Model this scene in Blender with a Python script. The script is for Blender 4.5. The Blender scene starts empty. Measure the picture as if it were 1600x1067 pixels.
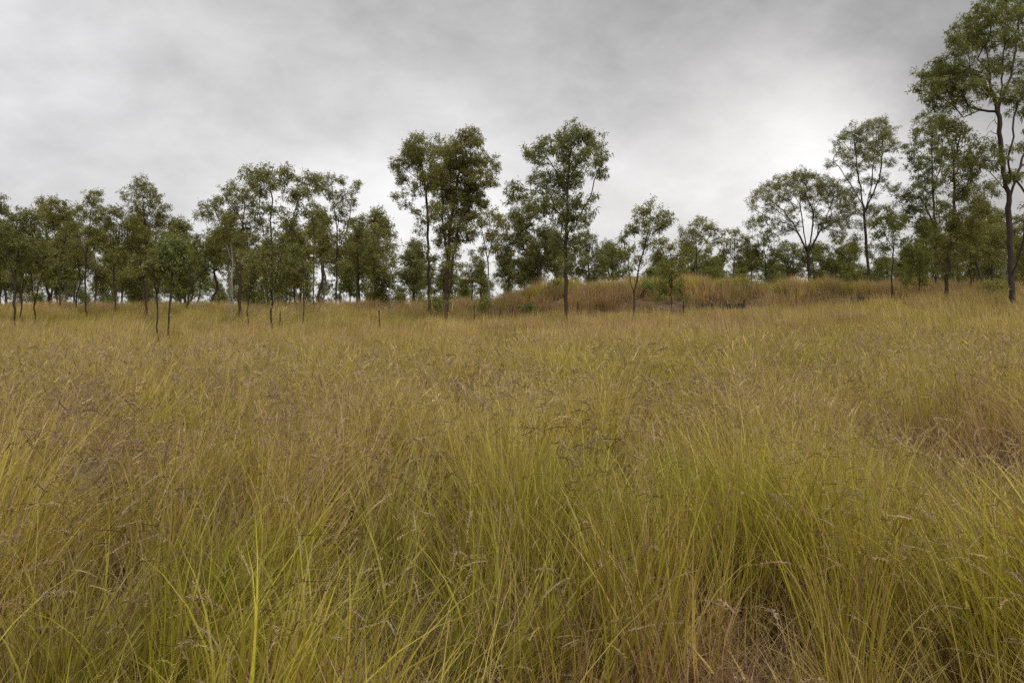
import bpy, math, random
import numpy as np
from mathutils import Vector

random.seed(11)
RNG = np.random.default_rng(11)
scene = bpy.context.scene
COL = scene.collection

# ------------------------------------------------------------------ camera
F = 1244.0            # focal length in pixels of a 1600 px wide frame (28 mm lens)
HOR = 500.0           # eye level row
CAMZ = 1.7
cam_d = bpy.data.cameras.new('camera')
cam_d.lens = 28.0
cam_d.sensor_width = 36.0
cam_d.shift_y = (HOR - 533.5) / 1600.0
cam_d.clip_start = 0.05
cam_d.clip_end = 8000.0
cam = bpy.data.objects.new('camera', cam_d)
cam.location = (0, 0, CAMZ)
cam.rotation_euler = (math.radians(90), 0, 0)
COL.objects.link(cam)
scene.camera = cam

# ------------------------------------------------------------------ sky
SUN_EL, SUN_AZ = 58.0, 150.0          # degrees; the light comes softly through the overcast, from behind-left
def direction(u, v):
    d = np.array([(u - 800) / F, 1.0, (HOR - v) / F])
    return d / np.linalg.norm(d)

world = bpy.data.worlds.new('World')
scene.world = world
world.use_nodes = True
wt = world.node_tree
wt.nodes.clear()
def wn(t, **k):
    n = wt.nodes.new(t)
    for a, b in k.items():
        setattr(n, a, b)
    return n
def wmath(op, a, b=None, clamp=False):
    n = wn('ShaderNodeMath', operation=op)
    n.use_clamp = clamp
    for i, x in enumerate((a, b)):
        if x is None:
            continue
        if isinstance(x, (int, float)):
            n.inputs[i].default_value = x
        else:
            wt.links.new(x, n.inputs[i])
    return n.outputs[0]
out = wn('ShaderNodeOutputWorld')
bg = wn('ShaderNodeBackground')
bg.inputs['Strength'].default_value = 0.1
wt.links.new(bg.outputs[0], out.inputs[0])
sky = wn('ShaderNodeTexSky', sky_type='NISHITA')
sky.sun_disc = False
sky.sun_elevation = math.radians(SUN_EL)
sky.sun_rotation = math.radians(SUN_AZ)
sky.air_density = 1.0
sky.dust_density = 3.0
tc = wn('ShaderNodeTexCoord')
nrm = wn('ShaderNodeVectorMath', operation='NORMALIZE')
wt.links.new(tc.outputs['Generated'], nrm.inputs[0])
sep = wn('ShaderNodeSeparateXYZ')
wt.links.new(nrm.outputs[0], sep.inputs[0])
zc = wmath('MAXIMUM', sep.outputs[2], 0.0)
# cloud deck: directions projected on a flat layer overhead
den = wmath('ADD', zc, 0.45)
px = wmath('DIVIDE', sep.outputs[0], den)
py = wmath('DIVIDE', sep.outputs[1], den)
cmb = wn('ShaderNodeCombineXYZ')
wt.links.new(px, cmb.inputs[0]); wt.links.new(py, cmb.inputs[1])
def wnoise(scale, detail, rough, off, dist=0.0):
    m = wn('ShaderNodeMapping')
    m.inputs['Location'].default_value = off
    wt.links.new(cmb.outputs[0], m.inputs['Vector'])
    n = wn('ShaderNodeTexNoise')
    n.inputs['Scale'].default_value = scale
    n.inputs['Detail'].default_value = detail
    n.inputs['Roughness'].default_value = rough
    n.inputs['Distortion'].default_value = dist
    wt.links.new(m.outputs[0], n.inputs['Vector'])
    return n.outputs[0]
n1 = wnoise(0.9, 3, 0.5, (3.1, 1.7, 0), 0.3)
n2 = wnoise(4.6, 7, 0.55, (7.3, 2.2, 0), 0.25)
n3 = wnoise(9.0, 5, 0.55, (1.3, 5.2, 0), 0.5)
base = wmath('ADD', wmath('MULTIPLY', wmath('SUBTRACT', n3, 0.5), 0.16), wmath('ADD', wmath('MULTIPLY', wmath('SUBTRACT', n1, 0.5), 0.24), wmath('MULTIPLY', wmath('SUBTRACT', n2, 0.5), 0.42)))
# thick and thin places of the overcast as the photograph shows them: (u, v, sharpness, amount)
LOBES = [(150, 150, 20, 0.05), (30, 70, 90, 0.07), (330, 210, 60, 0.02), (640, 360, 70, 0.26), (560, 470, 30, 0.10),
         (1130, 230, 90, 0.20), (960, 320, 120, 0.10), (1320, 250, 150, 0.26), (1000, 400, 60, 0.10), (790, 190, 200, 0.10), (1200, 300, 90, 0.12),
         (1300, 100, 26, -0.17), (1500, 60, 30, -0.08), (850, 20, 24, -0.13), (90, 260, 120, -0.10), (560, 120, 80, -0.04), (1080, 340, 300, -0.08), (300, 60, 100, -0.04),
         (1600, 420, 20, 0.10), (20, 460, 20, 0.12)]
acc = base
for (u, v, k, a) in LOBES:
    dt = wn('ShaderNodeVectorMath', operation='DOT_PRODUCT')
    wt.links.new(nrm.outputs[0], dt.inputs[0])
    dt.inputs[1].default_value = tuple(direction(u, v))
    e = wmath('EXPONENT', wmath('MULTIPLY', wmath('SUBTRACT', dt.outputs['Value'], 1.0), float(k)))
    acc = wmath('ADD', acc, wmath('MULTIPLY', e, a * 1.35))
# an overcast sky brightens towards the zenith
zen = wmath('MULTIPLY', wmath('POWER', zc, 2.0), 0.75)
lum = wmath('MAXIMUM', wmath('ADD', wmath('ADD', acc, 0.475), zen), 0.25)
lum10 = wmath('MULTIPLY', lum, 10.0)
tint = wn('ShaderNodeMix', data_type='RGBA')
tint.inputs[6].default_value = (0.99, 0.985, 0.995, 1)
tint.inputs[7].default_value = (1.0, 0.98, 0.97, 1)
mr = wmath('MULTIPLY', wmath('ADD', sep.outputs[0], 0.6), 1.2, True)
wt.links.new(mr, tint.inputs[0])
cc = wn('ShaderNodeVectorMath', operation='SCALE')
wt.links.new(tint.outputs[2], cc.inputs[0])
wt.links.new(lum10, cc.inputs['Scale'])
mx = wn('ShaderNodeMix', data_type='RGBA')
mx.inputs[0].default_value = 0.965
wt.links.new(sky.outputs[0], mx.inputs[6])
wt.links.new(cc.outputs[0], mx.inputs[7])
wt.links.new(mx.outputs[2], bg.inputs[0])

sun_d = bpy.data.lights.new('sun', 'SUN')
sun_d.energy = 1.5
sun_d.angle = math.radians(28)
sun_d.color = (1.0, 0.965, 0.91)
sun = bpy.data.objects.new('sun', sun_d)
az = math.radians(SUN_AZ)
sdir = Vector((math.sin(az) * math.cos(math.radians(SUN_EL)), math.cos(az) * math.cos(math.radians(SUN_EL)), math.sin(math.radians(SUN_EL))))
sun.rotation_euler = sdir.to_track_quat('Z', 'Y').to_euler()
sun.location = (0, 0, 60)
COL.objects.link(sun)

scene.view_settings.view_transform = 'Standard'
scene.view_settings.look = 'None'
scene.view_settings.gamma = 1.0
scene.view_settings.exposure = 0.13
scene.view_settings.use_curve_mapping = False
scene.render.engine = 'CYCLES'
scene.cycles.max_bounces = 6
scene.cycles.diffuse_bounces = 3
scene.cycles.glossy_bounces = 1
scene.cycles.transmission_bounces = 3
scene.cycles.use_denoising = False

# ------------------------------------------------------------------ terrain
DK = np.array([0, 6, 12, 20, 30, 42, 46, 49, 52, 60, 75, 100, 160, 400, 3000], float)
UK = np.array([-400, 0, 300, 600, 700, 740, 780, 850, 1000, 1100, 1200, 1400, 1600, 2000], float)
G = np.array([
 # 0  6  12   20   30    42    46    49    52    60    75   100  160  400 3000
 [0, 0, .00, .06, .25, .65, .90, 1.15, 1.45, 2.15, 1.9, .6, -1, -4, -10],
 [0, 0, .00, .06, .25, .65, .90, 1.15, 1.45, 2.15, 1.9, .6, -1, -4, -10],
 [0, 0, .00, .06, .25, .65, .90, 1.15, 1.45, 2.15, 1.9, .6, -1, -4, -10],
 [0, 0, .00, .08, .35, .80, 1.05, 1.30, 1.60, 2.20, 1.9, .6, -1, -4, -10],
 [0, 0, .00, .08, .42, .88, 1.10, 1.40, 1.70, 2.25, 1.9, .6, -1, -4, -10],
 [0, 0, .00, .10, .50, .95, 1.20, 1.55, 2.00, 2.40, 1.9, .6, -1, -4, -10],
 [0, 0, .00, .12, .52, 1.00, 1.25, 1.85, 2.55, 2.55, 1.9, .6, -1, -4, -10],
 [0, 0, .00, .15, .60, 1.15, 1.40, 2.55, 3.30, 2.95, 2.0, .8, -1, -4, -10],
 [0, 0, .00, .20, .68, 1.30, 1.55, 2.75, 3.42, 3.10, 2.3, 1., -1, -4, -10],
 [0, 0, .03, .24, .75, 1.45, 1.68, 2.90, 3.62, 3.20, 2.5, 1., -1, -4, -10],
 [0, 0, .06, .28, .82, 1.62, 1.85, 2.75, 3.50, 3.30, 2.7, 1., -1, -4, -10],
 [0, 0, .10, .34, .92, 2.05, 2.35, 2.85, 3.45, 3.50, 3.0, 1., -1, -4, -10],
 [0, 0, .12, .40, 1.0, 2.35, 2.65, 2.90, 3.15, 3.60, 3.1, 1., -1, -4, -10],
 [0, 0, .12, .40, 1.0, 2.35, 2.65, 2.90, 3.15, 3.60, 3.1, 1., -1, -4, -10]], float)

G[6:11, 5] -= 0.22; G[6:11, 6] -= 0.28; G[6:11, 4] -= 0.08
G[7:10, 8] += 0.15; G[7:10, 9] += 0.20
def _bil(u, D):
    u = np.clip(u, UK[0], UK[-1] - 1e-3); D = np.clip(D, 0, 2999)
    i = np.clip(np.searchsorted(UK, u, 'right') - 1, 0, len(UK) - 2)
    j = np.clip(np.searchsorted(DK, D, 'right') - 1, 0, len(DK) - 2)
    a = (u - UK[i]) / (UK[i + 1] - UK[i]); b = (D - DK[j]) / (DK[j + 1] - DK[j])
    return (G[i, j] * (1 - a) + G[i + 1, j] * a) * (1 - b) + (G[i, j + 1] * (1 - a) + G[i + 1, j + 1] * a) * b

def wave(x, y, seed, L):
    """smooth pseudo-noise, -1..1, feature size about L metres"""
    r = np.random.default_rng(seed)
    s = 0
    for k in range(7):
        th = r.uniform(0, 2 * math.pi); w = 2 * math.pi / (L * r.uniform(0.7, 2.0)); ph = r.uniform(0, 6.28)
        s = s + np.sin((x * math.cos(th) + y * math.sin(th)) * w + ph + 0.8 * np.sin((x * math.sin(th) - y * math.cos(th)) * w * 0.6 + ph * 2))
    return s / 3.8

def ground(x, y):
    x = np.asarray(x, float); y = np.asarray(y, float)
    D = np.maximum(y, 3.0)
    u = 800 + F * x / D
    z = 0
    for du, dd in ((-30, 0), (30, 0), (0, -1.2), (0, 1.2), (0, 0)):
        z = z + _bil(u + du, np.where(y < 3, 0, np.maximum(D + dd, 0)))
    z = z / 5
    far = np.clip((np.abs(y) + np.abs(x)) / 40, 0, 1)
    return z + 0.05 * wave(x, y, 5, 3.0) + 0.10 * far * wave(x, y, 6, 9.0)

def gz(x, y):
    return float(ground(x, y))

GH = 0.80   # usual grass height
def find_D(u, v):
    """distance at which the grass tops show at pixel row v in column u"""
    for D in np.arange(20, 75, 0.25):
        x = (u - 800) / F * D
        if HOR - (gz(x, D) + GH - CAMZ) / D * F <= v:
            return float(D)
    return 62.0

# ------------------------------------------------------------------ material helpers
def mat(name):
    m = bpy.data.materials.new(name)
    m.use_nodes = True
    m.node_tree.nodes.clear()
    return m, m.node_tree
def node(t, kind, ins=None, **k):
    n = t.nodes.new(kind)
    for a, b in k.items():
        setattr(n, a, b)
    for a, b in (ins or {}).items():
        if hasattr(b, 'is_linked') or isinstance(b, bpy.types.NodeSocket):
            t.links.new(b, n.inputs[a])
        else:
            n.inputs[a].default_value = b
    return n
def mixc(t, fac, a, b, mode='MIX'):
    n = t.nodes.new('ShaderNodeMix'); n.data_type = 'RGBA'; n.blend_type = mode
    for i, x in ((0, fac), (6, a), (7, b)):
        if isinstance(x, bpy.types.NodeSocket):
            t.links.new(x, n.inputs[i])
        else:
            n.inputs[i].default_value = x
    return n.outputs[2]
def ramp(t, fac, stops):
    n = t.nodes.new('ShaderNodeValToRGB')
    t.links.new(fac, n.inputs[0])
    cr = n.color_ramp
    while len(cr.elements) < len(stops):
        cr.elements.new(0.5)
    for e, (p, c) in zip(cr.elements, stops):
        e.position = p; e.color = (*c, 1)
    return n.outputs[0]

def grass_material():
    m, t = mat('grass_blade')
    o = node(t, 'ShaderNodeOutputMaterial')
    col = node(t, 'ShaderNodeAttribute', attribute_name='Col', attribute_type='GEOMETRY')
    tin = node(t, 'ShaderNodeAttribute', attribute_name='tint', attribute_type='INSTANCER')
    c = mixc(t, 1.0, col.outputs['Color'], tin.outputs['Color'], 'MULTIPLY')
    d = node(t, 'ShaderNodeBsdfPrincipled', {'Base Color': c, 'Roughness': 0.55, 'Specular IOR Level': 0.35})
    tr = node(t, 'ShaderNodeBsdfTranslucent', {'Color': c})
    mx = node(t, 'ShaderNodeMixShader', {0: 0.33, 1: d.outputs[0], 2: tr.outputs[0]})
    t.links.new(mx.outputs[0], o.inputs[0])
    return m
def leaf_material():
    m, t = mat('eucalypt_leaf')
    o = node(t, 'ShaderNodeOutputMaterial')
    a = node(t, 'ShaderNodeAttribute', attribute_name='tint', attribute_type='GEOMETRY')
    oi = node(t, 'ShaderNodeObjectInfo')
    c = ramp(t, a.outputs['Fac'], [(0.0, (0.098, 0.098, 0.024)), (0.45, (0.182, 0.176, 0.046)), (0.8, (0.28, 0.27, 0.10)), (1.0, (0.32, 0.22, 0.10))])
    c = mixc(t, 1.0, c, oi.outputs['Color'], 'MULTIPLY')
    d = node(t, 'ShaderNodeBsdfPrincipled', {'Base Color': c, 'Roughness': 0.42, 'Specular IOR Level': 0.5})
    tc = mixc(t, 1.0, c, (1.25, 1.35, 0.6, 1), 'MULTIPLY')
    tr = node(t, 'ShaderNodeBsdfTranslucent', {'Color': tc})
    mx = node(t, 'ShaderNodeMixShader', {0: 0.38, 1: d.outputs[0], 2: tr.outputs[0]})
    t.links.new(mx.outputs[0], o.inputs[0])
    return m
def bark_material(name, c1, c2, c3):
    m, t = mat(name)
    o = node(t, 'ShaderNodeOutputMaterial')
    tcn = node(t, 'ShaderNodeTexCoord')
    mp = node(t, 'ShaderNodeMapping', {'Vector': tcn.outputs['Object'], 'Scale': (9, 9, 1.6)})
    n = node(t, 'ShaderNodeTexNoise', {'Vector': mp.outputs[0], 'Scale': 1.6, 'Detail': 6.0, 'Roughness': 0.65})
    n2 = node(t, 'ShaderNodeTexNoise', {'Vector': tcn.outputs['Object'], 'Scale': 1.3, 'Detail': 3.0})
    c = ramp(t, n.outputs[0], [(0.32, c1), (0.52, c2), (0.72, c3)])
    c = mixc(t, n2.outputs[0], c, (c3[0] * 0.8, c3[1] * 0.75, c3[2] * 0.7, 1))
    b = node(t, 'ShaderNodeBump', {'Height': n.outputs[0], 'Strength': 0.8, 'Distance': 0.03})
    d = node(t, 'ShaderNodeBsdfPrincipled', {'Base Color': c, 'Roughness': 0.9, 'Specular IOR Level': 0.2, 'Normal': b.outputs[0]})
    t.links.new(d.outputs[0], o.inputs[0])
    return m
def simple_noise_mat(name, c1, c2, scale, rough=0.9, metallic=0.0, bump=0.5, detail=6.0):
    m, t = mat(name)
    o = node(t, 'ShaderNodeOutputMaterial')
    tcn = node(t, 'ShaderNodeTexCoord')
    n = node(t, 'ShaderNodeTexNoise', {'Vector': tcn.outputs['Object'], 'Scale': scale, 'Detail': detail, 'Roughness': 0.6})
    c = ramp(t, n.outputs[0], [(0.35, c1), (0.65, c2)])
    b = node(t, 'ShaderNodeBump', {'Height': n.outputs[0], 'Strength': bump, 'Distance': 0.02})
    d = node(t, 'ShaderNodeBsdfPrincipled', {'Base Color': c, 'Roughness': rough, 'Metallic': metallic, 'Specular IOR Level': 0.2, 'Normal': b.outputs[0]})
    t.links.new(d.outputs[0], o.inputs[0])
    return m

M_GRASS = grass_material()
M_LEAF = leaf_material()
M_BARK = bark_material('ironbark', (0.022, 0.017, 0.015), (0.055, 0.042, 0.036), (0.10, 0.08, 0.07))
M_RED = bark_material('red_bark', (0.030, 0.019, 0.015), (0.075, 0.045, 0.035), (0.13, 0.085, 0.065))
M_PALE = bark_material('pale_bark', (0.12, 0.105, 0.09), (0.24, 0.215, 0.19), (0.38, 0.35, 0.32))
M_SOIL = simple_noise_mat('soil', (0.060, 0.038, 0.022), (0.15, 0.095, 0.050), 3.0)
M_STEEL = simple_noise_mat('rusty_steel', (0.020, 0.014, 0.012), (0.055, 0.032, 0.022), 30.0, 0.8, 0.3)
M_CHAR = simple_noise_mat('charred_wood', (0.006, 0.005, 0.005), (0.022, 0.018, 0.016), 9.0)
M_ROCK = simple_noise_mat('grey_rock', (0.13, 0.09, 0.055), (0.26, 0.20, 0.13), 12.0)

def new_mesh(name, verts, faces, material, smooth=False):
    me = bpy.data.meshes.new(name)
    verts = np.asarray(verts, np.float32); faces = np.asarray(faces, np.int32)
    nf, k = faces.shape
    me.vertices.add(len(verts)); me.vertices.foreach_set('co', verts.ravel())
    me.loops.add(nf * k); me.loops.foreach_set('vertex_index', faces.ravel())
    me.polygons.add(nf)
    me.polygons.foreach_set('loop_start', np.arange(0, nf * k, k, dtype=np.int32))
    me.polygons.foreach_set('loop_total', np.full(nf, k, np.int32))
    if smooth:
        me.polygons.foreach_set('use_smooth', np.ones(nf, bool))
    me.update(calc_edges=True)
    me.materials.append(material)
    return me
def link(name, me, parent=None, loc=None, **props):
    o = bpy.data.objects.new(name, me)
    COL.objects.link(o)
    if parent: o.parent = parent
    if loc is not None: o.location = loc
    for k, v in props.items():
        o[k] = v
    return o

# ------------------------------------------------------------------ ground sheet
def axis(lo, hi, step, far):
    mid = np.arange(lo, hi + step / 2, step)
    g = np.array([8, 20, 45, 100, 220, 500, 1100, 2500], float)
    g = g[g < far]
    return np.concatenate([lo - g[::-1], mid, hi + g])
gx = axis(-75, 75, 0.75, 3000); gy = axis(-6, 105, 0.75, 3000)
X, Y = np.meshgrid(gx, gy, indexing='ij')
Z = ground(X, Y)
nx, ny = X.shape
ii, jj = np.meshgrid(np.arange(nx - 1), np.arange(ny - 1), indexing='ij')
q = (ii * ny + jj).ravel()
fc = np.stack([q, q + ny, q + ny + 1, q + 1], 1)
link('ground', new_mesh('ground', np.stack([X.ravel(), Y.ravel(), Z.ravel()], 1), fc, M_SOIL, True), kind='structure')

# ------------------------------------------------------------------ grass building blocks
GREEN = (0.325, 0.285, 0.030); LIME = (0.46, 0.410, 0.052); OLIVE = (0.445, 0.36, 0.088)
STRAW = (0.58, 0.455, 0.185); GOLD = (0.50, 0.385, 0.105); RUST = (0.30, 0.175, 0.085); BROWN = (0.17, 0.110, 0.065)
PINK = (0.47, 0.345, 0.215); DARK = (0.09, 0.055, 0.040); HEAD = (0.44, 0.34, 0.215); SILVER = (0.52, 0.46, 0.34)

class Strips:
    def __init__(s):
        s.v = []; s.f = []; s.c = []; s.n = 0
    def add(s, P, W, C):
        """P (n,k,3) centre lines, W (n,k,3) half-width vectors, C (n,k,3) colours"""
        n, k, _ = P.shape
        V = np.empty((n, k, 2, 3)); V[:, :, 0] = P - W; V[:, :, 1] = P + W
        s.v.append(V.reshape(-1, 3))
        s.c.append(np.repeat(C[:, :, None], 2, 2).reshape(-1, 3))
        b = s.n + np.arange(n)[:, None] * (k * 2) + np.arange(k - 1)[None] * 2
        b = b.ravel()
        s.f.append(np.stack([b, b + 1, b + 3, b + 2], 1))
        s.n += n * k * 2
    def mesh(s, name):
        me = new_mesh(name, np.concatenate(s.v), np.concatenate(s.f), M_GRASS)
        c = np.concatenate(s.c)
        a = me.color_attributes.new('Col', 'FLOAT_COLOR', 'POINT')
        a.data.foreach_set('color', np.concatenate([c, np.ones((len(c), 1))], 1).astype(np.float32).ravel())
        return me

def blades(S, r, n, radius, L, width, seg, lean, curl, cols, base_col=None, tip_col=None, azim=None, spread_out=0.6, sway=0.0):
    """n arching blades rooted in a disc; L, width, lean, curl are (lo, hi)"""
    a = r.uniform(0, 2 * math.pi, n); rad = radius * np.sqrt(r.uniform(0, 1, n))
    bx, by = rad * np.cos(a), rad * np.sin(a)
    az = np.where(r.uniform(0, 1, n) < spread_out, a + r.normal(0, 0.6, n), r.uniform(0, 2 * math.pi, n))
    if azim is not None:
        az = azim + r.normal(0, 0.7, n)
    ln = r.uniform(*L, n); w = r.uniform(*width, n) * 0.5
    th0 = r.uniform(*lean, n); cu = r.uniform(*curl, n) ** 1.0
    k = seg + 1
    t = np.linspace(0, 1, k)
    th = th0[:, None] + cu[:, None] * t[None] ** 1.7
    ds = (ln / seg)[:, None]
    hx = np.concatenate([np.zeros((n, 1)), np.cumsum(np.sin(th[:, :-1]) * ds, 1)], 1)
    hz = np.concatenate([np.zeros((n, 1)), np.cumsum(np.cos(th[:, :-1]) * ds, 1)], 1)
    sw = sway * np.sin(t[None] * r.uniform(2, 5, n)[:, None]) * ln[:, None]
    ca, sa = np.cos(az)[:, None], np.sin(az)[:, None]
    P = np.stack([bx[:, None] + hx * ca - sw * sa, by[:, None] + hx * sa + sw * ca, hz], 2)
    fa = az + math.pi / 2 + r.normal(0, 0.9, n)
    taper = np.clip(1.0 - t ** 2.2, 0.06, 1)
    W = np.stack([np.cos(fa)[:, None] * w[:, None] * taper, np.sin(fa)[:, None] * w[:, None] * taper, np.zeros((n, k))], 2)
    cols = np.array(cols)
    c = cols[r.integers(0, len(cols), n)] * r.uniform(0.78, 1.22, (n, 1))
    C = np.repeat(c[:, None], k, 1)
    if base_col is not None:
        f = np.clip((0.32 - t) / 0.32, 0, 1)[None, :, None] * r.uniform(0.2, 1.0, (n, 1, 1))
        C = C * (1 - f) + np.array(base_col) * f
    if tip_col is not None:
        f = np.clip((t - 0.6) / 0.4, 0, 1)[None, :, None] * r.uniform(0.0, 1.0, (n, 1, 1))
        C = C * (1 - f) + np.array(tip_col) * f
    S.add(P, W, C)
    return P, az

def seed_heads(S, r, P, az, n_bits, length, bit, wide, cols, awns=0, awn_len=0.06, awn_w=0.0012, core=0.0016, bend=1.0):
    """a curved fuzzy spike at the tip of each culm: a core, short bristles and dark awns that stand out sideways"""
    tip = P[:, -1]; d = P[:, -1] - P[:, -2]; d /= np.linalg.norm(d, axis=1, keepdims=True) + 1e-9
    n = len(tip); cols = np.array(cols)
    m = 6
    side = np.stack([np.cos(az), np.sin(az), np.full(n, -0.45)], 1)
    b = r.uniform(0.05, 0.9, (n, 1)) ** 1.3 * bend
    H = [tip]; q = d
    for k in range(m - 1):
        q = q * (1 - 0.28 * b) + side * 0.28 * b; q /= np.linalg.norm(q, axis=1, keepdims=True)
        H.append(H[-1] + q * length / (m - 1))
    H = np.stack(H, 1)
    hc = cols[r.integers(0, len(cols), n)] * r.uniform(0.75, 1.2, (n, 1))
    w = np.cross(d, r.normal(0, 1, (n, 3))); w /= np.linalg.norm(w, axis=1, keepdims=True) + 1e-9
    prof = np.array([0.5, 1, 1.1, 1, 0.7, 0.2])[None, :, None]
    S.add(H, w[:, None] * core * prof, np.repeat(hc[:, None], m, 1))
    for j in range(n_bits):
        s = r.uniform(0, m - 1.001, n); i = s.astype(int); f = (s - i)[:, None]
        o = H[np.arange(n), i] * (1 - f) + H[np.arange(n), i + 1] * f
        ax = H[np.arange(n), i + 1] - H[np.arange(n), i]; ax /= np.linalg.norm(ax, axis=1, keepdims=True) + 1e-9
        q = ax + r.normal(0, 0.50, (n, 3)); q /= np.linalg.norm(q, axis=1, keepdims=True)
        e = o + q * bit * r.uniform(0.6, 1.3, (n, 1))
        w = np.cross(q, r.normal(0, 1, (n, 3))); w /= np.linalg.norm(w, axis=1, keepdims=True) + 1e-9
        S.add(np.stack([o, (o + e) / 2, e], 1), np.stack([w * wide * 0.3, w * wide * 0.5, w * wide * 0.1], 1),
              np.repeat((hc * r.uniform(0.8, 1.25, (n, 1)))[:, None], 3, 1))
    for j in range(awns):
        o = H[:, 3] + r.normal(0, 0.004, (n, 3))
        q = side * 0.9 + r.normal(0, 0.35, (n, 3)) * np.array([1, 1, 0.8]) + np.array([0, 0, 0.2]); q /= np.linalg.norm(q, axis=1, keepdims=True)
        mm = o + q * awn_len * 0.55
        q2 = q + r.normal(0, 0.35, (n, 3)); q2 /= np.linalg.norm(q2, axis=1, keepdims=True)
        e = mm + q2 * awn_len * 0.6 * r.uniform(0.5, 1.2, (n, 1))
        w = np.cross(q, np.array([0.3, -1.0, 0.4])); w /= np.linalg.norm(w, axis=1, keepdims=True) + 1e-9
        S.add(np.stack([o, mm, e], 1), np.stack([w * awn_w * 0.5] * 3, 1), np.broadcast_to(np.array(DARK), (n, 3, 3)).copy())

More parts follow.
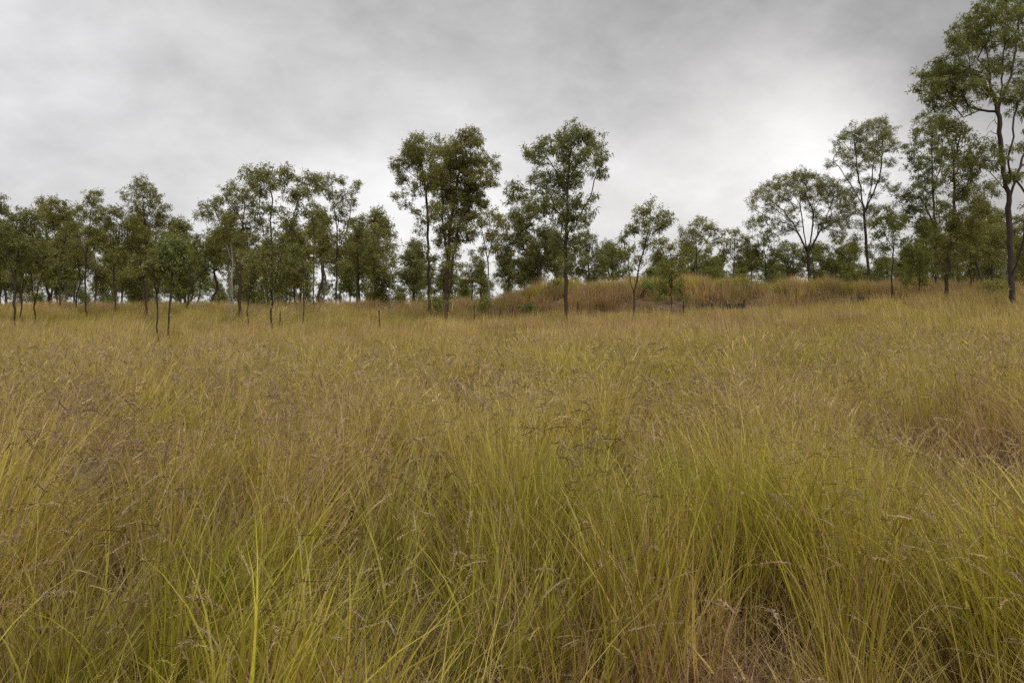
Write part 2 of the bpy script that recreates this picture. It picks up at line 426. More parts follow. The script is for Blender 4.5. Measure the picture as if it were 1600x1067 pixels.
def proto(kind, seed):
    r = np.random.default_rng(seed)
    S = Strips()
    if kind == 'near_green':
        blades(S, r, 44, 0.13, (0.5, 1.05), (0.0055, 0.014), 7, (0.02, 0.22), (0.15, 1.2), [GREEN, LIME, LIME, OLIVE, GREEN, RUST], RUST, OLIVE)
        blades(S, r, 16, 0.2, (0.3, 0.8), (0.003, 0.006), 6, (0.05, 0.5), (0.3, 1.8), [STRAW, PINK, RUST], BROWN, STRAW)
    elif kind == 'near_gold':
        blades(S, r, 30, 0.15, (0.5, 1.05), (0.004, 0.008), 7, (0.02, 0.28), (0.2, 1.4), [OLIVE, GOLD, LIME, GREEN, OLIVE], RUST, STRAW)
        blades(S, r, 26, 0.2, (0.3, 0.75), (0.003, 0.005), 6, (0.05, 0.5), (0.4, 2.0), [STRAW, PINK, RUST, BROWN], BROWN, STRAW)
    elif kind == 'culm':
        P, az = blades(S, r, 9, 0.14, (0.75, 1.1), (0.0024, 0.0040), 7, (0.02, 0.18), (0.1, 1.2), [STRAW, OLIVE, OLIVE, GOLD, LIME], RUST, STRAW, sway=0.012, azim=0.0)
        seed_heads(S, r, P, az, 40, 0.11, 0.011, 0.0026, [HEAD, HEAD, PINK, GOLD], 1, 0.06, 0.0014, 0.0020)
    elif kind == 'awned':
        P, az = blades(S, r, 12, 0.20, (0.75, 1.1), (0.0024, 0.0040), 6, (0.05, 0.25), (0.3, 1.2), [STRAW, OLIVE, PINK, GOLD], RUST, PINK, sway=0.012, azim=0.0)
        seed_heads(S, r, P, az, 14, 0.075, 0.012, 0.0028, [HEAD, BROWN, PINK], 2, 0.07, 0.0021, 0.0020)
    elif kind == 'thatch':
        blades(S, r, 40, 0.25, (0.18, 0.55), (0.0025, 0.0055), 6, (0.2, 1.2), (0.2, 2.4), [RUST, BROWN, PINK, PINK, STRAW], BROWN, None, sway=0.05)
    elif kind == 'close_green':
        blades(S, r, 34, 0.16, (0.5, 1.02), (0.009, 0.016), 6, (0.02, 0.26), (0.15, 1.1), [GREEN, LIME, LIME, OLIVE, GREEN], RUST, STRAW)
        blades(S, r, 12, 0.22, (0.3, 0.8), (0.006, 0.010), 5, (0.05, 0.5), (0.3, 1.8), [STRAW, PINK, RUST], BROWN, STRAW)
    elif kind == 'close_gold':
        blades(S, r, 22, 0.2, (0.45, 0.98), (0.008, 0.014), 6, (0.02, 0.3), (0.2, 1.4), [OLIVE, GOLD, LIME, OLIVE, PINK], RUST, STRAW)
        blades(S, r, 14, 0.24, (0.3, 0.75), (0.006, 0.009), 5, (0.05, 0.5), (0.4, 2.0), [STRAW, PINK, RUST, BROWN], BROWN, STRAW)
        P, az = blades(S, r, 9, 0.2, (0.75, 1.1), (0.004, 0.007), 6, (0.02, 0.22), (0.3, 1.3), [STRAW, OLIVE, GOLD, STRAW], RUST, STRAW, azim=0.0)
        seed_heads(S, r, P, az, 8, 0.09, 0.018, 0.005, [HEAD, PINK, STRAW], 0, 0.07, 0.0028, 0.0030, 0.6)
    elif kind == 'mid_green':
        blades(S, r, 38, 0.22, (0.5, 0.98), (0.013, 0.023), 5, (0.02, 0.30), (0.1, 1.0), [GREEN, LIME, OLIVE, OLIVE], RUST, STRAW)
    elif kind == 'mid_gold':
        blades(S, r, 20, 0.24, (0.45, 0.85), (0.014, 0.022), 4, (0.02, 0.35), (0.1, 1.1), [OLIVE, GOLD, LIME, RUST], RUST, STRAW)
        P, az = blades(S, r, 15, 0.24, (0.7, 1.08), (0.006, 0.010), 5, (0.02, 0.26), (0.2, 1.2), [STRAW, GOLD, PINK, OLIVE], RUST, STRAW)
        seed_heads(S, r, P, az, 2, 0.10, 0.04, 0.008, [HEAD, PINK, GOLD, PINK], core=0.0050, bend=0.7)
    elif kind == 'mid_thatch':
        blades(S, r, 24, 0.32, (0.2, 0.6), (0.010, 0.018), 4, (0.2, 1.0), (0.2, 2.0), [RUST, BROWN, RUST, PINK], BROWN, None)
    elif kind == 'far_green':
        blades(S, r, 36, 0.38, (0.5, 0.9), (0.028, 0.045), 3, (0.02, 0.4), (0.05, 0.8), [GREEN, OLIVE, LIME, OLIVE], RUST, OLIVE)
    elif kind == 'far_gold':
        blades(S, r, 22, 0.38, (0.5, 0.85), (0.026, 0.042), 3, (0.02, 0.4), (0.05, 0.9), [OLIVE, GOLD, OLIVE, OLIVE], RUST, STRAW)
        blades(S, r, 26, 0.38, (0.7, 1.08), (0.016, 0.028), 3, (0.02, 0.3), (0.05, 0.7), [STRAW, PINK, GOLD, STRAW], RUST, STRAW)
    elif kind == 'stalk':      # scattered tall straw stalks that stand above the rest
        P, az = blades(S, r, 5, 0.12, (1.15, 1.6), (0.004, 0.007), 6, (0.0, 0.15), (0.05, 0.8), [STRAW, GOLD, STRAW], OLIVE, STRAW, sway=0.01)
        seed_heads(S, r, P, az, 10, 0.16, 0.05, 0.006, [STRAW, PINK, SILVER])
    elif kind == 'weed':       # low broad-leaved green growth in the gully
        blades(S, r, 70, 0.45, (0.2, 0.5), (0.03, 0.055), 3, (0.1, 1.2), (0.2, 1.4), [(0.08, 0.13, 0.03), (0.11, 0.16, 0.035), (0.09, 0.12, 0.03)])
    o = bpy.data.objects.new('grass_source', S.mesh(kind))
    return o

def euler_from(axis_x, axis_y, tilt, phi):
    """rotation = tilt about a horizontal axis after a spin phi about z; returns XYZ eulers"""
    c, s = np.cos(tilt), np.sin(tilt)
    kx, ky = axis_x, axis_y
    z0 = np.zeros_like(c)
    T = np.stack([np.stack([c + kx * kx * (1 - c), kx * ky * (1 - c), ky * s], 1),
                  np.stack([kx * ky * (1 - c), c + ky * ky * (1 - c), -kx * s], 1),
                  np.stack([-ky * s, kx * s, c], 1)], 1)
    Rz = np.stack([np.stack([np.cos(phi), -np.sin(phi), z0], 1), np.stack([np.sin(phi), np.cos(phi), z0], 1), np.stack([z0, z0, z0 + 1], 1)], 1)
    R = T @ Rz
    return np.stack([np.arctan2(R[:, 2, 1], R[:, 2, 2]), -np.arcsin(np.clip(R[:, 2, 0], -1, 1)), np.arctan2(R[:, 1, 0], R[:, 0, 0])], 1)

# patches of colour that the grass itself has: (u, v_top, D, radius_x m, radius_y m, what, amount)
def spot(x, y, cx, cy, rx, ry):
    return np.exp(-(((x - cx) / rx) ** 2 + ((y - cy) / ry) ** 2))
def U(u, D): return (u - 800) / F * D
RUSSET = [(U(1000, 47.5), 47.5, 13, 1.6, .42), (U(860, 49.5), 49.5, 6, 2.5, .35), (U(1540, 8.5), 8.5, 1.3, 1.6, 1.0), (U(1300, 17), 17, 5, 1.5, .25), (U(1000, 33), 33, 9, 4, .45), (U(1250, 27), 27, 5, 3, .5), (U(1330, 47), 47, 5, 4, .9),
          (U(1000, 48), 48, 3, 2.5, .8), (U(850, 48), 48, 2.5, 2, .9), (U(1180, 50), 50, 3.5, 2.5, .9), (U(1110, 49), 49, 1.5, 2, .8), (U(790, 49), 49, 2, 2, .7), (U(940, 50), 50, 1.5, 1, .7), (U(700, 56), 56, 8, 4, .8), (U(1500, 50), 50, 8, 5, .5),
          (U(380, 5.2), 5.2, .9, .5, .5), (U(500, 3.0), 3.0, .3, .4, .9), (U(300, 2.0), 2.0, .4, .2, .8), (U(1150, 3.6), 3.6, .3, .4, .6), (U(880, 2.7), 2.7, .22, .3, .8), (U(1450, 2.9), 2.9, .4, .45, .8), (U(100, 2.1), 2.1, .4, .3, .7), (U(1000, 2.4), 2.4, .3, .2, .6), (U(90, 56), 56, 8, 3, .5)]
GREENP = [(U(1060, 50.5), 50.5, 2.5, 1.2, .8), (U(1150, 52), 52, 3, .8, .9), (U(820, 51), 51, 3, 1, .7), (U(900, 47.5), 47.5, 1.2, 1, .8), (U(1240, 49), 49, 1.5, 1.5, .8), (U(970, 51.5), 51.5, 2, .8, .7), (U(900, 13.5), 13.5, 1.6, 1.4, .8), (U(1020, 15), 15, 2, 1.2, .6), (U(650, 44), 44, 6, 3.5, .6), (U(140, 48), 48, 10, 3.5, .5), (U(1290, 24), 24, 2.2, 1.6, .7), (U(1500, 28), 28, 5, 3, .5),
          (U(330, 3.0), 3.0, 1.0, 1.0, .9), (U(1300, 2.6), 2.6, .5, .7, .4), (U(720, 5), 5, .7, .8, .7), (U(1550, 4), 4, .8, .8, .6), (U(1120, 6), 6, 2.5, 1.5, .5), (U(600, 2.2), 2.2, .6, .5, .4)]
GOLDP = [(U(200, 30), 30, 12, 6, .9), (U(550, 32), 32, 10, 6, .6), (U(100, 8), 8, 4, 3, .8), (U(400, 11), 11, 5, 4, .7), (U(1400, 34), 34, 9, 5, .4)]

def field(x, y):
    ru = 0.27 + 0.30 * wave(x, y, 21, 3.5) + 0.16 * wave(x, y, 22, 1.1)
    gr = 0.20 + 0.32 * wave(x, y, 23, 2.6) + 0.20 * wave(x, y, 24, 0.9)
    go = 0.30 + 0.30 * wave(x, y, 25, 5.0)
    ru = ru - 0.16 * np.clip((y - 6) / 6, 0, 1)
    gr = gr + 0.12 * np.clip((y - 8) / 8, 0, 1)
    for (cx, cy, rx, ry, a) in RUSSET:
        s = spot(x, y, cx, cy, rx, ry); ru = ru + a * 1.2 * s; gr = gr - 0.5 * a * s
    for (cx, cy, rx, ry, a) in GREENP:
        s = spot(x, y, cx, cy, rx, ry); gr = gr + a * s; ru = ru - 0.6 * a * s
    for (cx, cy, rx, ry, a) in GOLDP:
        go = go + a * spot(x, y, cx, cy, rx, ry)
    return np.clip(ru, 0, 1.1), np.clip(gr, 0, 1), np.clip(go, 0, 1)

def tint_of(x, y, r, tus, tus2):
    ru, gr, go = field(x, y)
    gr = np.clip(gr + 0.35 * tus2, 0, 1); ru = np.clip(ru - 0.30 * tus2, 0, 1.1)
    t = np.ones((len(x), 3))
    def m(t, f, c):
        return t * (1 - f[:, None]) + t * np.array(c) * f[:, None]
    t = m(t, go * 0.8, (1.02, 0.98, 1.05))
    t = m(t, gr * 0.9, (0.92, 0.98, 0.66))
    t = m(t, ru * 0.8, (0.74, 0.62, 0.78))
    return t * r.uniform(0.86, 1.14, (len(x), 1)) * (1 + np.array([0.20, 0.17, 0.14])[None] * tus[:, None])

def height_of(x, y):
    h = 0.98 + 0.20 * wave(x, y, 31, 4.0) + 0.15 * wave(x, y, 32, 1.4)
    for (cx, cy, rx, ry, a) in DIPS:
        h = h - a * spot(x, y, cx, cy, rx, ry)
    h = h + 0.22 * np.exp(-((y - 50) / 5) ** 2) * wave(x, y, 77, 2.2) + 0.10 * np.exp(-((y - 50) / 5) ** 2)
    return np.clip(h, 0.42, 1.45)
# hollows where the grass is short or flattened
DIPS = [(U(870, 2.6), 2.6, .40, .6, .62), (U(1430, 2.9), 2.9, .5, .5, .5), (U(60, 2.2), 2.2, .4, .4, .5), (U(500, 3.0), 3.0, .25, .35, .45), (U(300, 2.0), 2.0, .3, .2, .4), (U(1150, 3.6), 3.6, .3, .4, .4), (U(1250, 2.0), 2.0, .4, .25, .3), (U(890, 11.5), 11.5, 2.0, .9, .45), (U(1500, 7.5), 7.5, 1.5, .7, .45), (U(1560, 2.2), 2.2, .4, .4, .35),
        (U(740, 4.2), 4.2, .5, .6, .3), (U(620, 43.5), 43.5, 3, 1.2, .45), (U(1130, 46.5), 46.5, 2.6, 1.5, .75), (U(1022, 46.2), 46.2, 1.5, 1.2, .6), (U(1352, 47.2), 47.2, 1.8, 1.2, .6), (U(1340, 24), 24, 2, 1, .35), (U(780, 9), 9, 1, .5, .3), (U(100, 2.0), 2.0, .3, .3, .3), (U(1000, 17), 17, 3, 1, .3)]

def cells(x, y, c, seed=0):
    """nearest tussock centre of a jittered grid with spacing c: distance (0..1), offset, two random numbers of that tussock"""
    i0 = np.floor(x / c); j0 = np.floor(y / c)
    def h(i, j, k):
        v = np.sin(i * 127.1 + j * 311.7 + k * 74.7 + seed) * 43758.5453
        return v - np.floor(v)
    best = np.full(len(x), 9.0); ox = np.zeros(len(x)); oy = np.zeros(len(x)); a = np.zeros(len(x)); b = np.zeros(len(x))
    for di in (-1, 0, 1):
        for dj in (-1, 0, 1):
            i, j = i0 + di, j0 + dj
            vx = x / c - (i + h(i, j, 1)); vy = y / c - (j + h(i, j, 2))
            d = np.hypot(vx, vy); k = d < best
            best = np.where(k, d, best); ox = np.where(k, vx, ox); oy = np.where(k, vy, oy)
            a = np.where(k, h(i, j, 3), a); b = np.where(k, h(i, j, 4), b)
    return best, ox, oy, a, b

def scatter(name, label, sources, D0, D1, dens, seed, scale=(0.85, 1.15), cond=None, tilt_sd=0.07, wind=0.34, hfac=1.0, cell=0.6, gap=0.5, infill=0.0, spin=None):
    r = np.random.default_rng(seed)
    area = (D1 - D0) * (0.75 * (D0 + D1) + 5.0)
    n = int(area * dens * 1.0)
    w1 = 0.75 * D1 + 2.5
    m = int(n * (2 * w1 * (D1 - D0)) / area)
    x = r.uniform(-w1, w1, m); y = r.uniform(D0, D1, m)
    k = np.abs(x) < 0.75 * y + 2.5
    x, y = x[k], y[k]
    keep = np.ones(len(x), bool)
    if cond is not None:
        keep = r.uniform(0, 1, len(x)) < cond(x, y)
    for (cu, cD, crx, cry) in ((1128, 46.6, 1.9, 1.25), (1022, 46.3, 0.8, 0.9), (1352, 47.1, 1.2, 1.0)):
        keep &= r.uniform(0, 1, len(x)) > 1.6 * spot(x, y, U(cu, cD), cD, crx, cry)
    x, y = x[keep], y[keep]
    cd, cx_, cy_, ca_, cb_ = cells(x, y, cell)
    pk = np.clip(1.15 - cd * (1.3 - infill * 1.6), 0.12, 1)
    keep = r.uniform(0, 1, len(x)) < pk
    x, y, cd, cx_, cy_, ca_, cb_ = [q[keep] for q in (x, y, cd, cx_, cy_, ca_, cb_)]
    n = len(x)
    z = ground(x, y) - 0.015
    h = height_of(x, y) * r.uniform(*scale, n) * hfac * (1.25 - gap * np.clip(cd, 0, 1) ** 1.3) * (0.80 + 0.40 * ca_)
    h = np.where(y < 3.2, np.minimum(h, 1.05), np.minimum(h, 1.4))
    # the sward leans: to the right on the left side, to the left on the right side
    uu = x / np.maximum(y, 2.0)
    wx = np.clip(-uu * 1.7 + 0.25, -1, 1) * wind + r.normal(0, tilt_sd, n) + 0.08 * wave(x, y, 41, 1.3) + 0.26 * (cb_ - 0.5) + 0.20 * cx_
    wy = r.normal(0, tilt_sd, n) + 0.08 * wave(x, y, 42, 1.6) + 0.20 * (ca_ - 0.5) + 0.20 * cy_
    tl = np.hypot(wx, wy) + 1e-6
    phi = r.uniform(0, 6.283, n)
    if spin is not None:      # heads nod with the lean of the sward
        phi = np.arctan2(wy, wx) + r.normal(0, spin, n)
    rot = euler_from(-wy / tl, wx / tl, tl, phi)
    s = np.stack([r.uniform(0.85, 1.15, n) * (0.6 + 0.4 * h)] * 2 + [h], 1)
    me = bpy.data.meshes.new(name)
    me.vertices.add(n); me.vertices.foreach_set('co', np.stack([x, y, z], 1).astype(np.float32).ravel())
    for nm, arr in (('rot', rot), ('scl', s), ('tint', tint_of(x, y, r, ca_ * 2 - 1, cb_ * 2 - 1))):
        a = me.attributes.new(nm, 'FLOAT_VECTOR', 'POINT')
        a.data.foreach_set('vector', arr.astype(np.float32).ravel())
    a = me.attributes.new('pick', 'INT', 'POINT'); a.data.foreach_set('value', r.integers(0, len(sources), n).astype(np.int32))
    o = link(name, me, kind='stuff', label=label, category='grass')
    ng = bpy.data.node_groups.new(name, 'GeometryNodeTree')
    ng.interface.new_socket('Geometry', in_out='INPUT', socket_type='NodeSocketGeometry')
    ng.interface.new_socket('Geometry', in_out='OUTPUT', socket_type='NodeSocketGeometry')
    N = ng.nodes
    gi = N.new('NodeGroupInput'); go = N.new('NodeGroupOutput')
    jn = N.new('GeometryNodeJoinGeometry')
    for so in sources:
        oi = N.new('GeometryNodeObjectInfo'); oi.inputs['Object'].default_value = so; oi.inputs['As Instance'].default_value = True
        ng.links.new(oi.outputs['Geometry'], jn.inputs[0])
    iop = N.new('GeometryNodeInstanceOnPoints')
    ng.links.new(gi.outputs[0], iop.inputs['Points'])
    ng.links.new(jn.outputs[0], iop.inputs['Instance'])
    iop.inputs['Pick Instance'].default_value = True
    for nm, sock, ty in (('pick', 'Instance Index', 'INT'), ('rot', 'Rotation', 'FLOAT_VECTOR'), ('scl', 'Scale', 'FLOAT_VECTOR')):
        na = N.new('GeometryNodeInputNamedAttribute'); na.data_type = ty; na.inputs['Name'].default_value = nm
        src = na.outputs['Attribute']
        if nm == 'rot':
            er = N.new('FunctionNodeEulerToRotation'); ng.links.new(src, er.inputs[0]); src = er.outputs[0]
        ng.links.new(src, iop.inputs[sock])
    ng.links.new(iop.outputs[0], go.inputs[0])
    md = o.modifiers.new('scatter', 'NODES'); md.node_group = ng
    return o

PR = {k: [proto(k, 100 + 17 * i + j) for j in range(nv)] for i, (k, nv) in enumerate([
    ('near_green', 7), ('near_gold', 7), ('culm', 7), ('awned', 6), ('thatch', 6), ('close_green', 7), ('close_gold', 7), ('mid_green', 6), ('mid_gold', 6), ('mid_thatch', 4),
    ('far_green', 5), ('far_gold', 6), ('stalk', 6), ('weed', 4)])}

def c_green(x, y):
    ru, gr, go = field(x, y); return np.clip(0.45 + 0.9 * gr - 0.75 * ru, 0.05, 1)
def c_gold(x, y):
    ru, gr, go = field(x, y); return np.clip(0.55 + 0.5 * go - 0.25 * gr - 0.45 * np.clip(ru - 0.4, 0, 1), 0.1, 1)
def c_thatch(x, y):
    ru, gr, go = field(x, y); return np.clip(0.35 + 0.9 * ru - 0.2 * gr, 0.1, 1)
def c_left(x, y):
    return np.clip(0.9 - 0.9 * (x / np.maximum(y, 1) + 0.15), 0.05, 1)
NB = 4.6; CB = 10.5; MB = 22.0
near = dict(cell=0.62, gap=0.70)
scatter('tussock_grass', 'yellow-green leafy tussock grass leaning in the foreground', PR['near_green'], 1.25, NB, 20, 1, cond=c_green, **near)
scatter('dry_tussock_grass', 'olive and straw coloured bunch grass mixed through the foreground', PR['near_gold'], 1.25, NB, 15, 2, cond=c_gold, **near)
scatter('seeding_grass', 'thin stems with fuzzy tan seed heads nodding above the foreground grass', PR['culm'], 1.9, NB + 2, 15, 3, cond=c_gold, wind=0.30, spin=0.9, **near)
scatter('spear_grass', 'purplish awned spear grass heads over the left of the field', PR['awned'], 2.4, 13, 6, 4, cond=c_left, wind=0.34, spin=1.0)
scatter('dead_thatch', 'reddish brown dead thatch low between the foreground tussocks', PR['thatch'], 1.0, NB, 26, 5, cond=c_thatch, infill=1.0, gap=0.1, hfac=1.15)
scatter('field_grass', 'yellow-green leafy tussocks a few metres into the field', PR['close_green'], NB, CB, 17, 13, cond=c_green, cell=0.75, gap=0.72)
scatter('field_seeding_grass', 'straw coloured seeding grass a few metres into the field', PR['close_gold'], NB, CB, 17, 14, cond=c_gold, cell=0.75, gap=0.66)
scatter('field_thatch', 'reddish brown dead stems between the tussocks a few metres off', PR['mid_thatch'], NB, CB, 9, 15, cond=c_thatch, infill=1.0, gap=0.1)
scatter('meadow_grass', 'green to olive tussocks across the middle of the field', PR['mid_green'], CB, MB, 12, 6, cond=c_green, cell=1.0, gap=0.75)
scatter('meadow_seeding_grass', 'golden seeding grass across the middle of the field', PR['mid_gold'], CB, MB, 12, 7, cond=c_gold, cell=1.0, gap=0.7)
scatter('meadow_thatch', 'russet dead stems under the grass in the middle of the field', PR['mid_thatch'], CB, MB, 6, 8, cond=c_thatch, cell=1.0, infill=1.0, gap=0.1)
scatter('far_grass', 'olive green grass on the far rise below the trees', PR['far_green'], MB, 68, 5, 9, cond=c_green, cell=1.5, gap=0.75)
scatter('far_seeding_grass', 'tawny seeding grass on the far rise and the mound', PR['far_gold'], MB, 68, 5.5, 10, cond=lambda x, y: np.clip(c_gold(x, y) + 0.2, 0, 1), cell=1.5, gap=0.7)
def c_stalk(x, y):
    u = 800 + F * x / y
    return np.clip(np.exp(-((u - 370) / 110) ** 2) * np.exp(-((y - 33) / 9) ** 2) + 0.8 * np.exp(-((u - 700) / 60) ** 2) * np.exp(-((y - 40) / 4) ** 2) + 0.05, 0, 1)
scatter('tall_straw_grass', 'tall straw stalks standing above the grass before the trees', PR['stalk'], 16, 44, 1.6, 11, cond=c_stalk, wind=0.05, tilt_sd=0.08)
def c_weed(x, y):
    s = 0
    for (u, D, rx, ry) in ((650, 43.5, 3.2, 1.0), (690, 47, 1.6, 1.2), (825, 46.3, .9, .7), (795, 46.5, 1.3, .6), (757, 49, .6, .6), (1120, 52, 2.2, .8), (140, 47, 6, 2), (1560, 44, 3, 1.2)):
        s = s + spot(x, y, U(u, D), D, rx, ry)
    return np.clip(s, 0, 1)
scatter('low_weeds', 'low broad leaved green weeds along the foot of the bank', PR['weed'], 38, 56, 3.0, 12, cond=c_weed)

# ------------------------------------------------------------------ trees
def tube_mesh(paths, name, material):
    V = []; Fc = []; n0 = 0
    for P, R in paths:
        P = np.asarray(P); R = np.asarray(R)
        k = len(P)
        if k < 2: continue
        s = 9 if R.max() > 0.07 else (5 if R.max() > 0.02 else 3)
        T = np.gradient(P, axis=0); T /= np.linalg.norm(T, axis=1, keepdims=True) + 1e-9
        ref = np.array([0.31, 0.95, 0.05])
        A = np.cross(T, ref); A /= np.linalg.norm(A, axis=1, keepdims=True) + 1e-9
        B = np.cross(T, A)
        ang = np.arange(s) / s * 2 * math.pi
        ring = P[:, None] + R[:, None, None] * (np.cos(ang)[None, :, None] * A[:, None] + np.sin(ang)[None, :, None] * B[:, None])
        if s == 9:
            ring += (ring - P[:, None]) * RNG.normal(0, 0.07, (k, s, 1))
        V.append(ring.reshape(-1, 3))
        i, j = np.meshgrid(np.arange(k - 1), np.arange(s), indexing='ij')
        a = (n0 + i * s + j).ravel(); b = (n0 + i * s + (j + 1) % s).ravel()
        Fc.append(np.stack([a, b, b + s, a + s], 1))
        n0 += k * s
    return new_mesh(name, np.concatenate(V), np.concatenate(Fc), material, True)

def grow(lines, targets, r, allow_z, bf=0.35):
    """lines: list of (k,3) polylines (the first is the trunk from the ground); targets (n,3).
    Connects every target to the skeleton with short, rising branches. Returns node positions, parents, flags."""
    pos = []; par = []; dep = []
    def push(p, a):
        pos.append(p); par.append(a); dep.append(0.0 if a < 0 else dep[a] + float(np.linalg.norm(p - pos[a])))
        return len(pos) - 1
    for li, L in enumerate(lines):
        if li == 0:
            last = push(L[0], -1)
        else:
            d = np.linalg.norm(np.array(pos) - L[0], axis=1); last = int(np.argmin(d))
            if d[last] > 0.05 and li > 0 and L[0][2] < pos[0][2] + 0.3:   # a second stem from the ground
                last = push(L[0], -1)
        for q in L[1:]:
            a = pos[last]; dist = np.linalg.norm(q - a); m = max(1, int(dist / 0.35))
            for s in range(1, m + 1):
                t = s / m
                p = a + (q - a) * t + (r.normal(0, 0.030, 3) * min(1.0, dist) if s < m else 0)
                last = push(p, last)
    nsk = len(pos)
    T = np.asarray(targets); n = len(T)
    best = np.full(n, 1e9); who = np.zeros(n, int)
    def update(k):
        nonlocal best, who
        p = pos[k]
        if p[2] < allow_z and k < nsk: return
        d = T - p
        dist = np.linalg.norm(d, axis=1)
        cost = dist * (1 + 0.55 * np.clip(-d[:, 2] / (dist + 1e-6), 0, 1)) + bf * dep[k] + (0.0 if k < nsk else 0.02)
        c = cost < best
        best = np.where(c, cost, best); who = np.where(c, k, who)
    for k in range(nsk): update(k)
    left = np.ones(n, bool); tips = []
    for _ in range(n):
        i = int(np.argmin(np.where(left, best, 1e18)))
        left[i] = False
        a = pos[who[i]]; q = T[i]; last = int(who[i]); dist = np.linalg.norm(q - a)
        m = max(1, int(dist / 0.4))
        sag = np.array([0, 0, 0.10 * dist])
        for s in range(1, m + 1):
            t = s / m
            p = a + (q - a) * t + sag * 4 * t * (1 - t) * 0.5 + (r.normal(0, 0.035, 3) if s < m else 0)
            last = push(p, last); update(last)
        tips.append(last)
    return np.array(pos), np.array(par), nsk, tips

def skeleton_paths(pos, par, nsk, tips, r_trunk, r_tip=0.006, power=0.47):
    n = len(pos)
    cnt = np.zeros(n)
    for t in tips: cnt[t] += 1
    kids = [[] for _ in range(n)]
    for i in range(n - 1, -1, -1):
        if par[i] >= 0:
            cnt[par[i]] += cnt[i]; kids[par[i]].append(i)
    rad = r_tip * np.maximum(cnt, 1) ** power
    root = rad[0] if rad[0] > 0 else 1
    roots = [i for i in range(n) if par[i] < 0]
    rmax = max(rad[i] for i in roots)
    k = r_trunk / rmax
    w = np.clip((rad - r_tip) / (rmax - r_tip + 1e-9), 0, 1)
    rad = rad * (1 + (k - 1) * w ** 0.8)
    rad = np.maximum(rad, r_tip * 0.8)
    for i in roots:                                     # root flare
        z0 = pos[i][2]
        j = i
        rad[i] *= 1.25
    paths = []
    stack = list(roots)
    while stack:
        s = stack.pop()
        ch = [s]
        while kids[ch[-1]]:
            ks = sorted(kids[ch[-1]], key=lambda q: -cnt[q])
            ch.append(ks[0]); stack.extend(ks[1:])
        idx = ([par[s]] if par[s] >= 0 else []) + ch
        P = pos[idx].copy(); R = rad[idx].copy()
        if par[s] >= 0: R[0] = min(R[0], R[1] * 1.15)
        R[-1] *= 0.5
        paths.append((P, R))
    return paths

def leaves_mesh(tips, r, per, size=(0.12, 0.19), wid=(0.030, 0.046), tuft=0.30, droop=0.7, base=0.45, name='crown'):
    n = len(tips) * per
    T = np.repeat(np.asarray(tips), per, 0)
    # a few twigs per tip so that leaves gather in sprays
    nt = 5
    tw = r.normal(0, 1, (len(tips), nt, 3)); tw /= np.linalg.norm(tw, axis=2, keepdims=True)
    tw[..., 2] = tw[..., 2] * 0.7 + 0.05
    tw *= tuft * r.uniform(0.6, 1.25, (len(tips), nt, 1))
    pick = r.integers(0, nt, (len(tips), per))
    tv = np.take_along_axis(tw, pick[:, :, None].repeat(3, 2), 1).reshape(-1, 3)
    s = r.uniform(0.15, 1.0, (n, 1)) ** 0.7
    O = T + tv * s + r.normal(0, 0.055, (n, 3))
    d = tv / (np.linalg.norm(tv, axis=1, keepdims=True) + 1e-6) * 0.5 + r.normal(0, 0.55, (n, 3)); d[:, 2] -= droop
    d /= np.linalg.norm(d, axis=1, keepdims=True)
    w = np.cross(d, r.normal(0, 1, (n, 3))); w /= np.linalg.norm(w, axis=1, keepdims=True) + 1e-9
    nn = np.cross(d, w)
    L = r.uniform(*size, (n, 1)); W = r.uniform(*wid, (n, 1)) * 0.5
    mid = O + d * L * 0.45 + nn * L * 0.06
    V = np.stack([O, mid + w * W, O + d * L, mid - w * W], 1).reshape(-1, 3)
    q = np.arange(n) * 4
    me = new_mesh(name, V, np.stack([q, q + 1, q + 2, q + 3], 1), M_LEAF)
    clump = np.repeat(r.normal(0, 0.10, len(tips)), per)
    tint = np.clip(base + clump + r.normal(0, 0.16, n), 0, 0.86)
    tint[r.uniform(0, 1, n) < 0.02] = 1.0
    a = me.attributes.new('tint', 'FLOAT', 'FACE'); a.data.foreach_set('value', tint.astype(np.float32))
    return me

def pts(s):
    return [tuple(float(q) for q in w.split(',')) for w in s.split(';') if w.strip()]

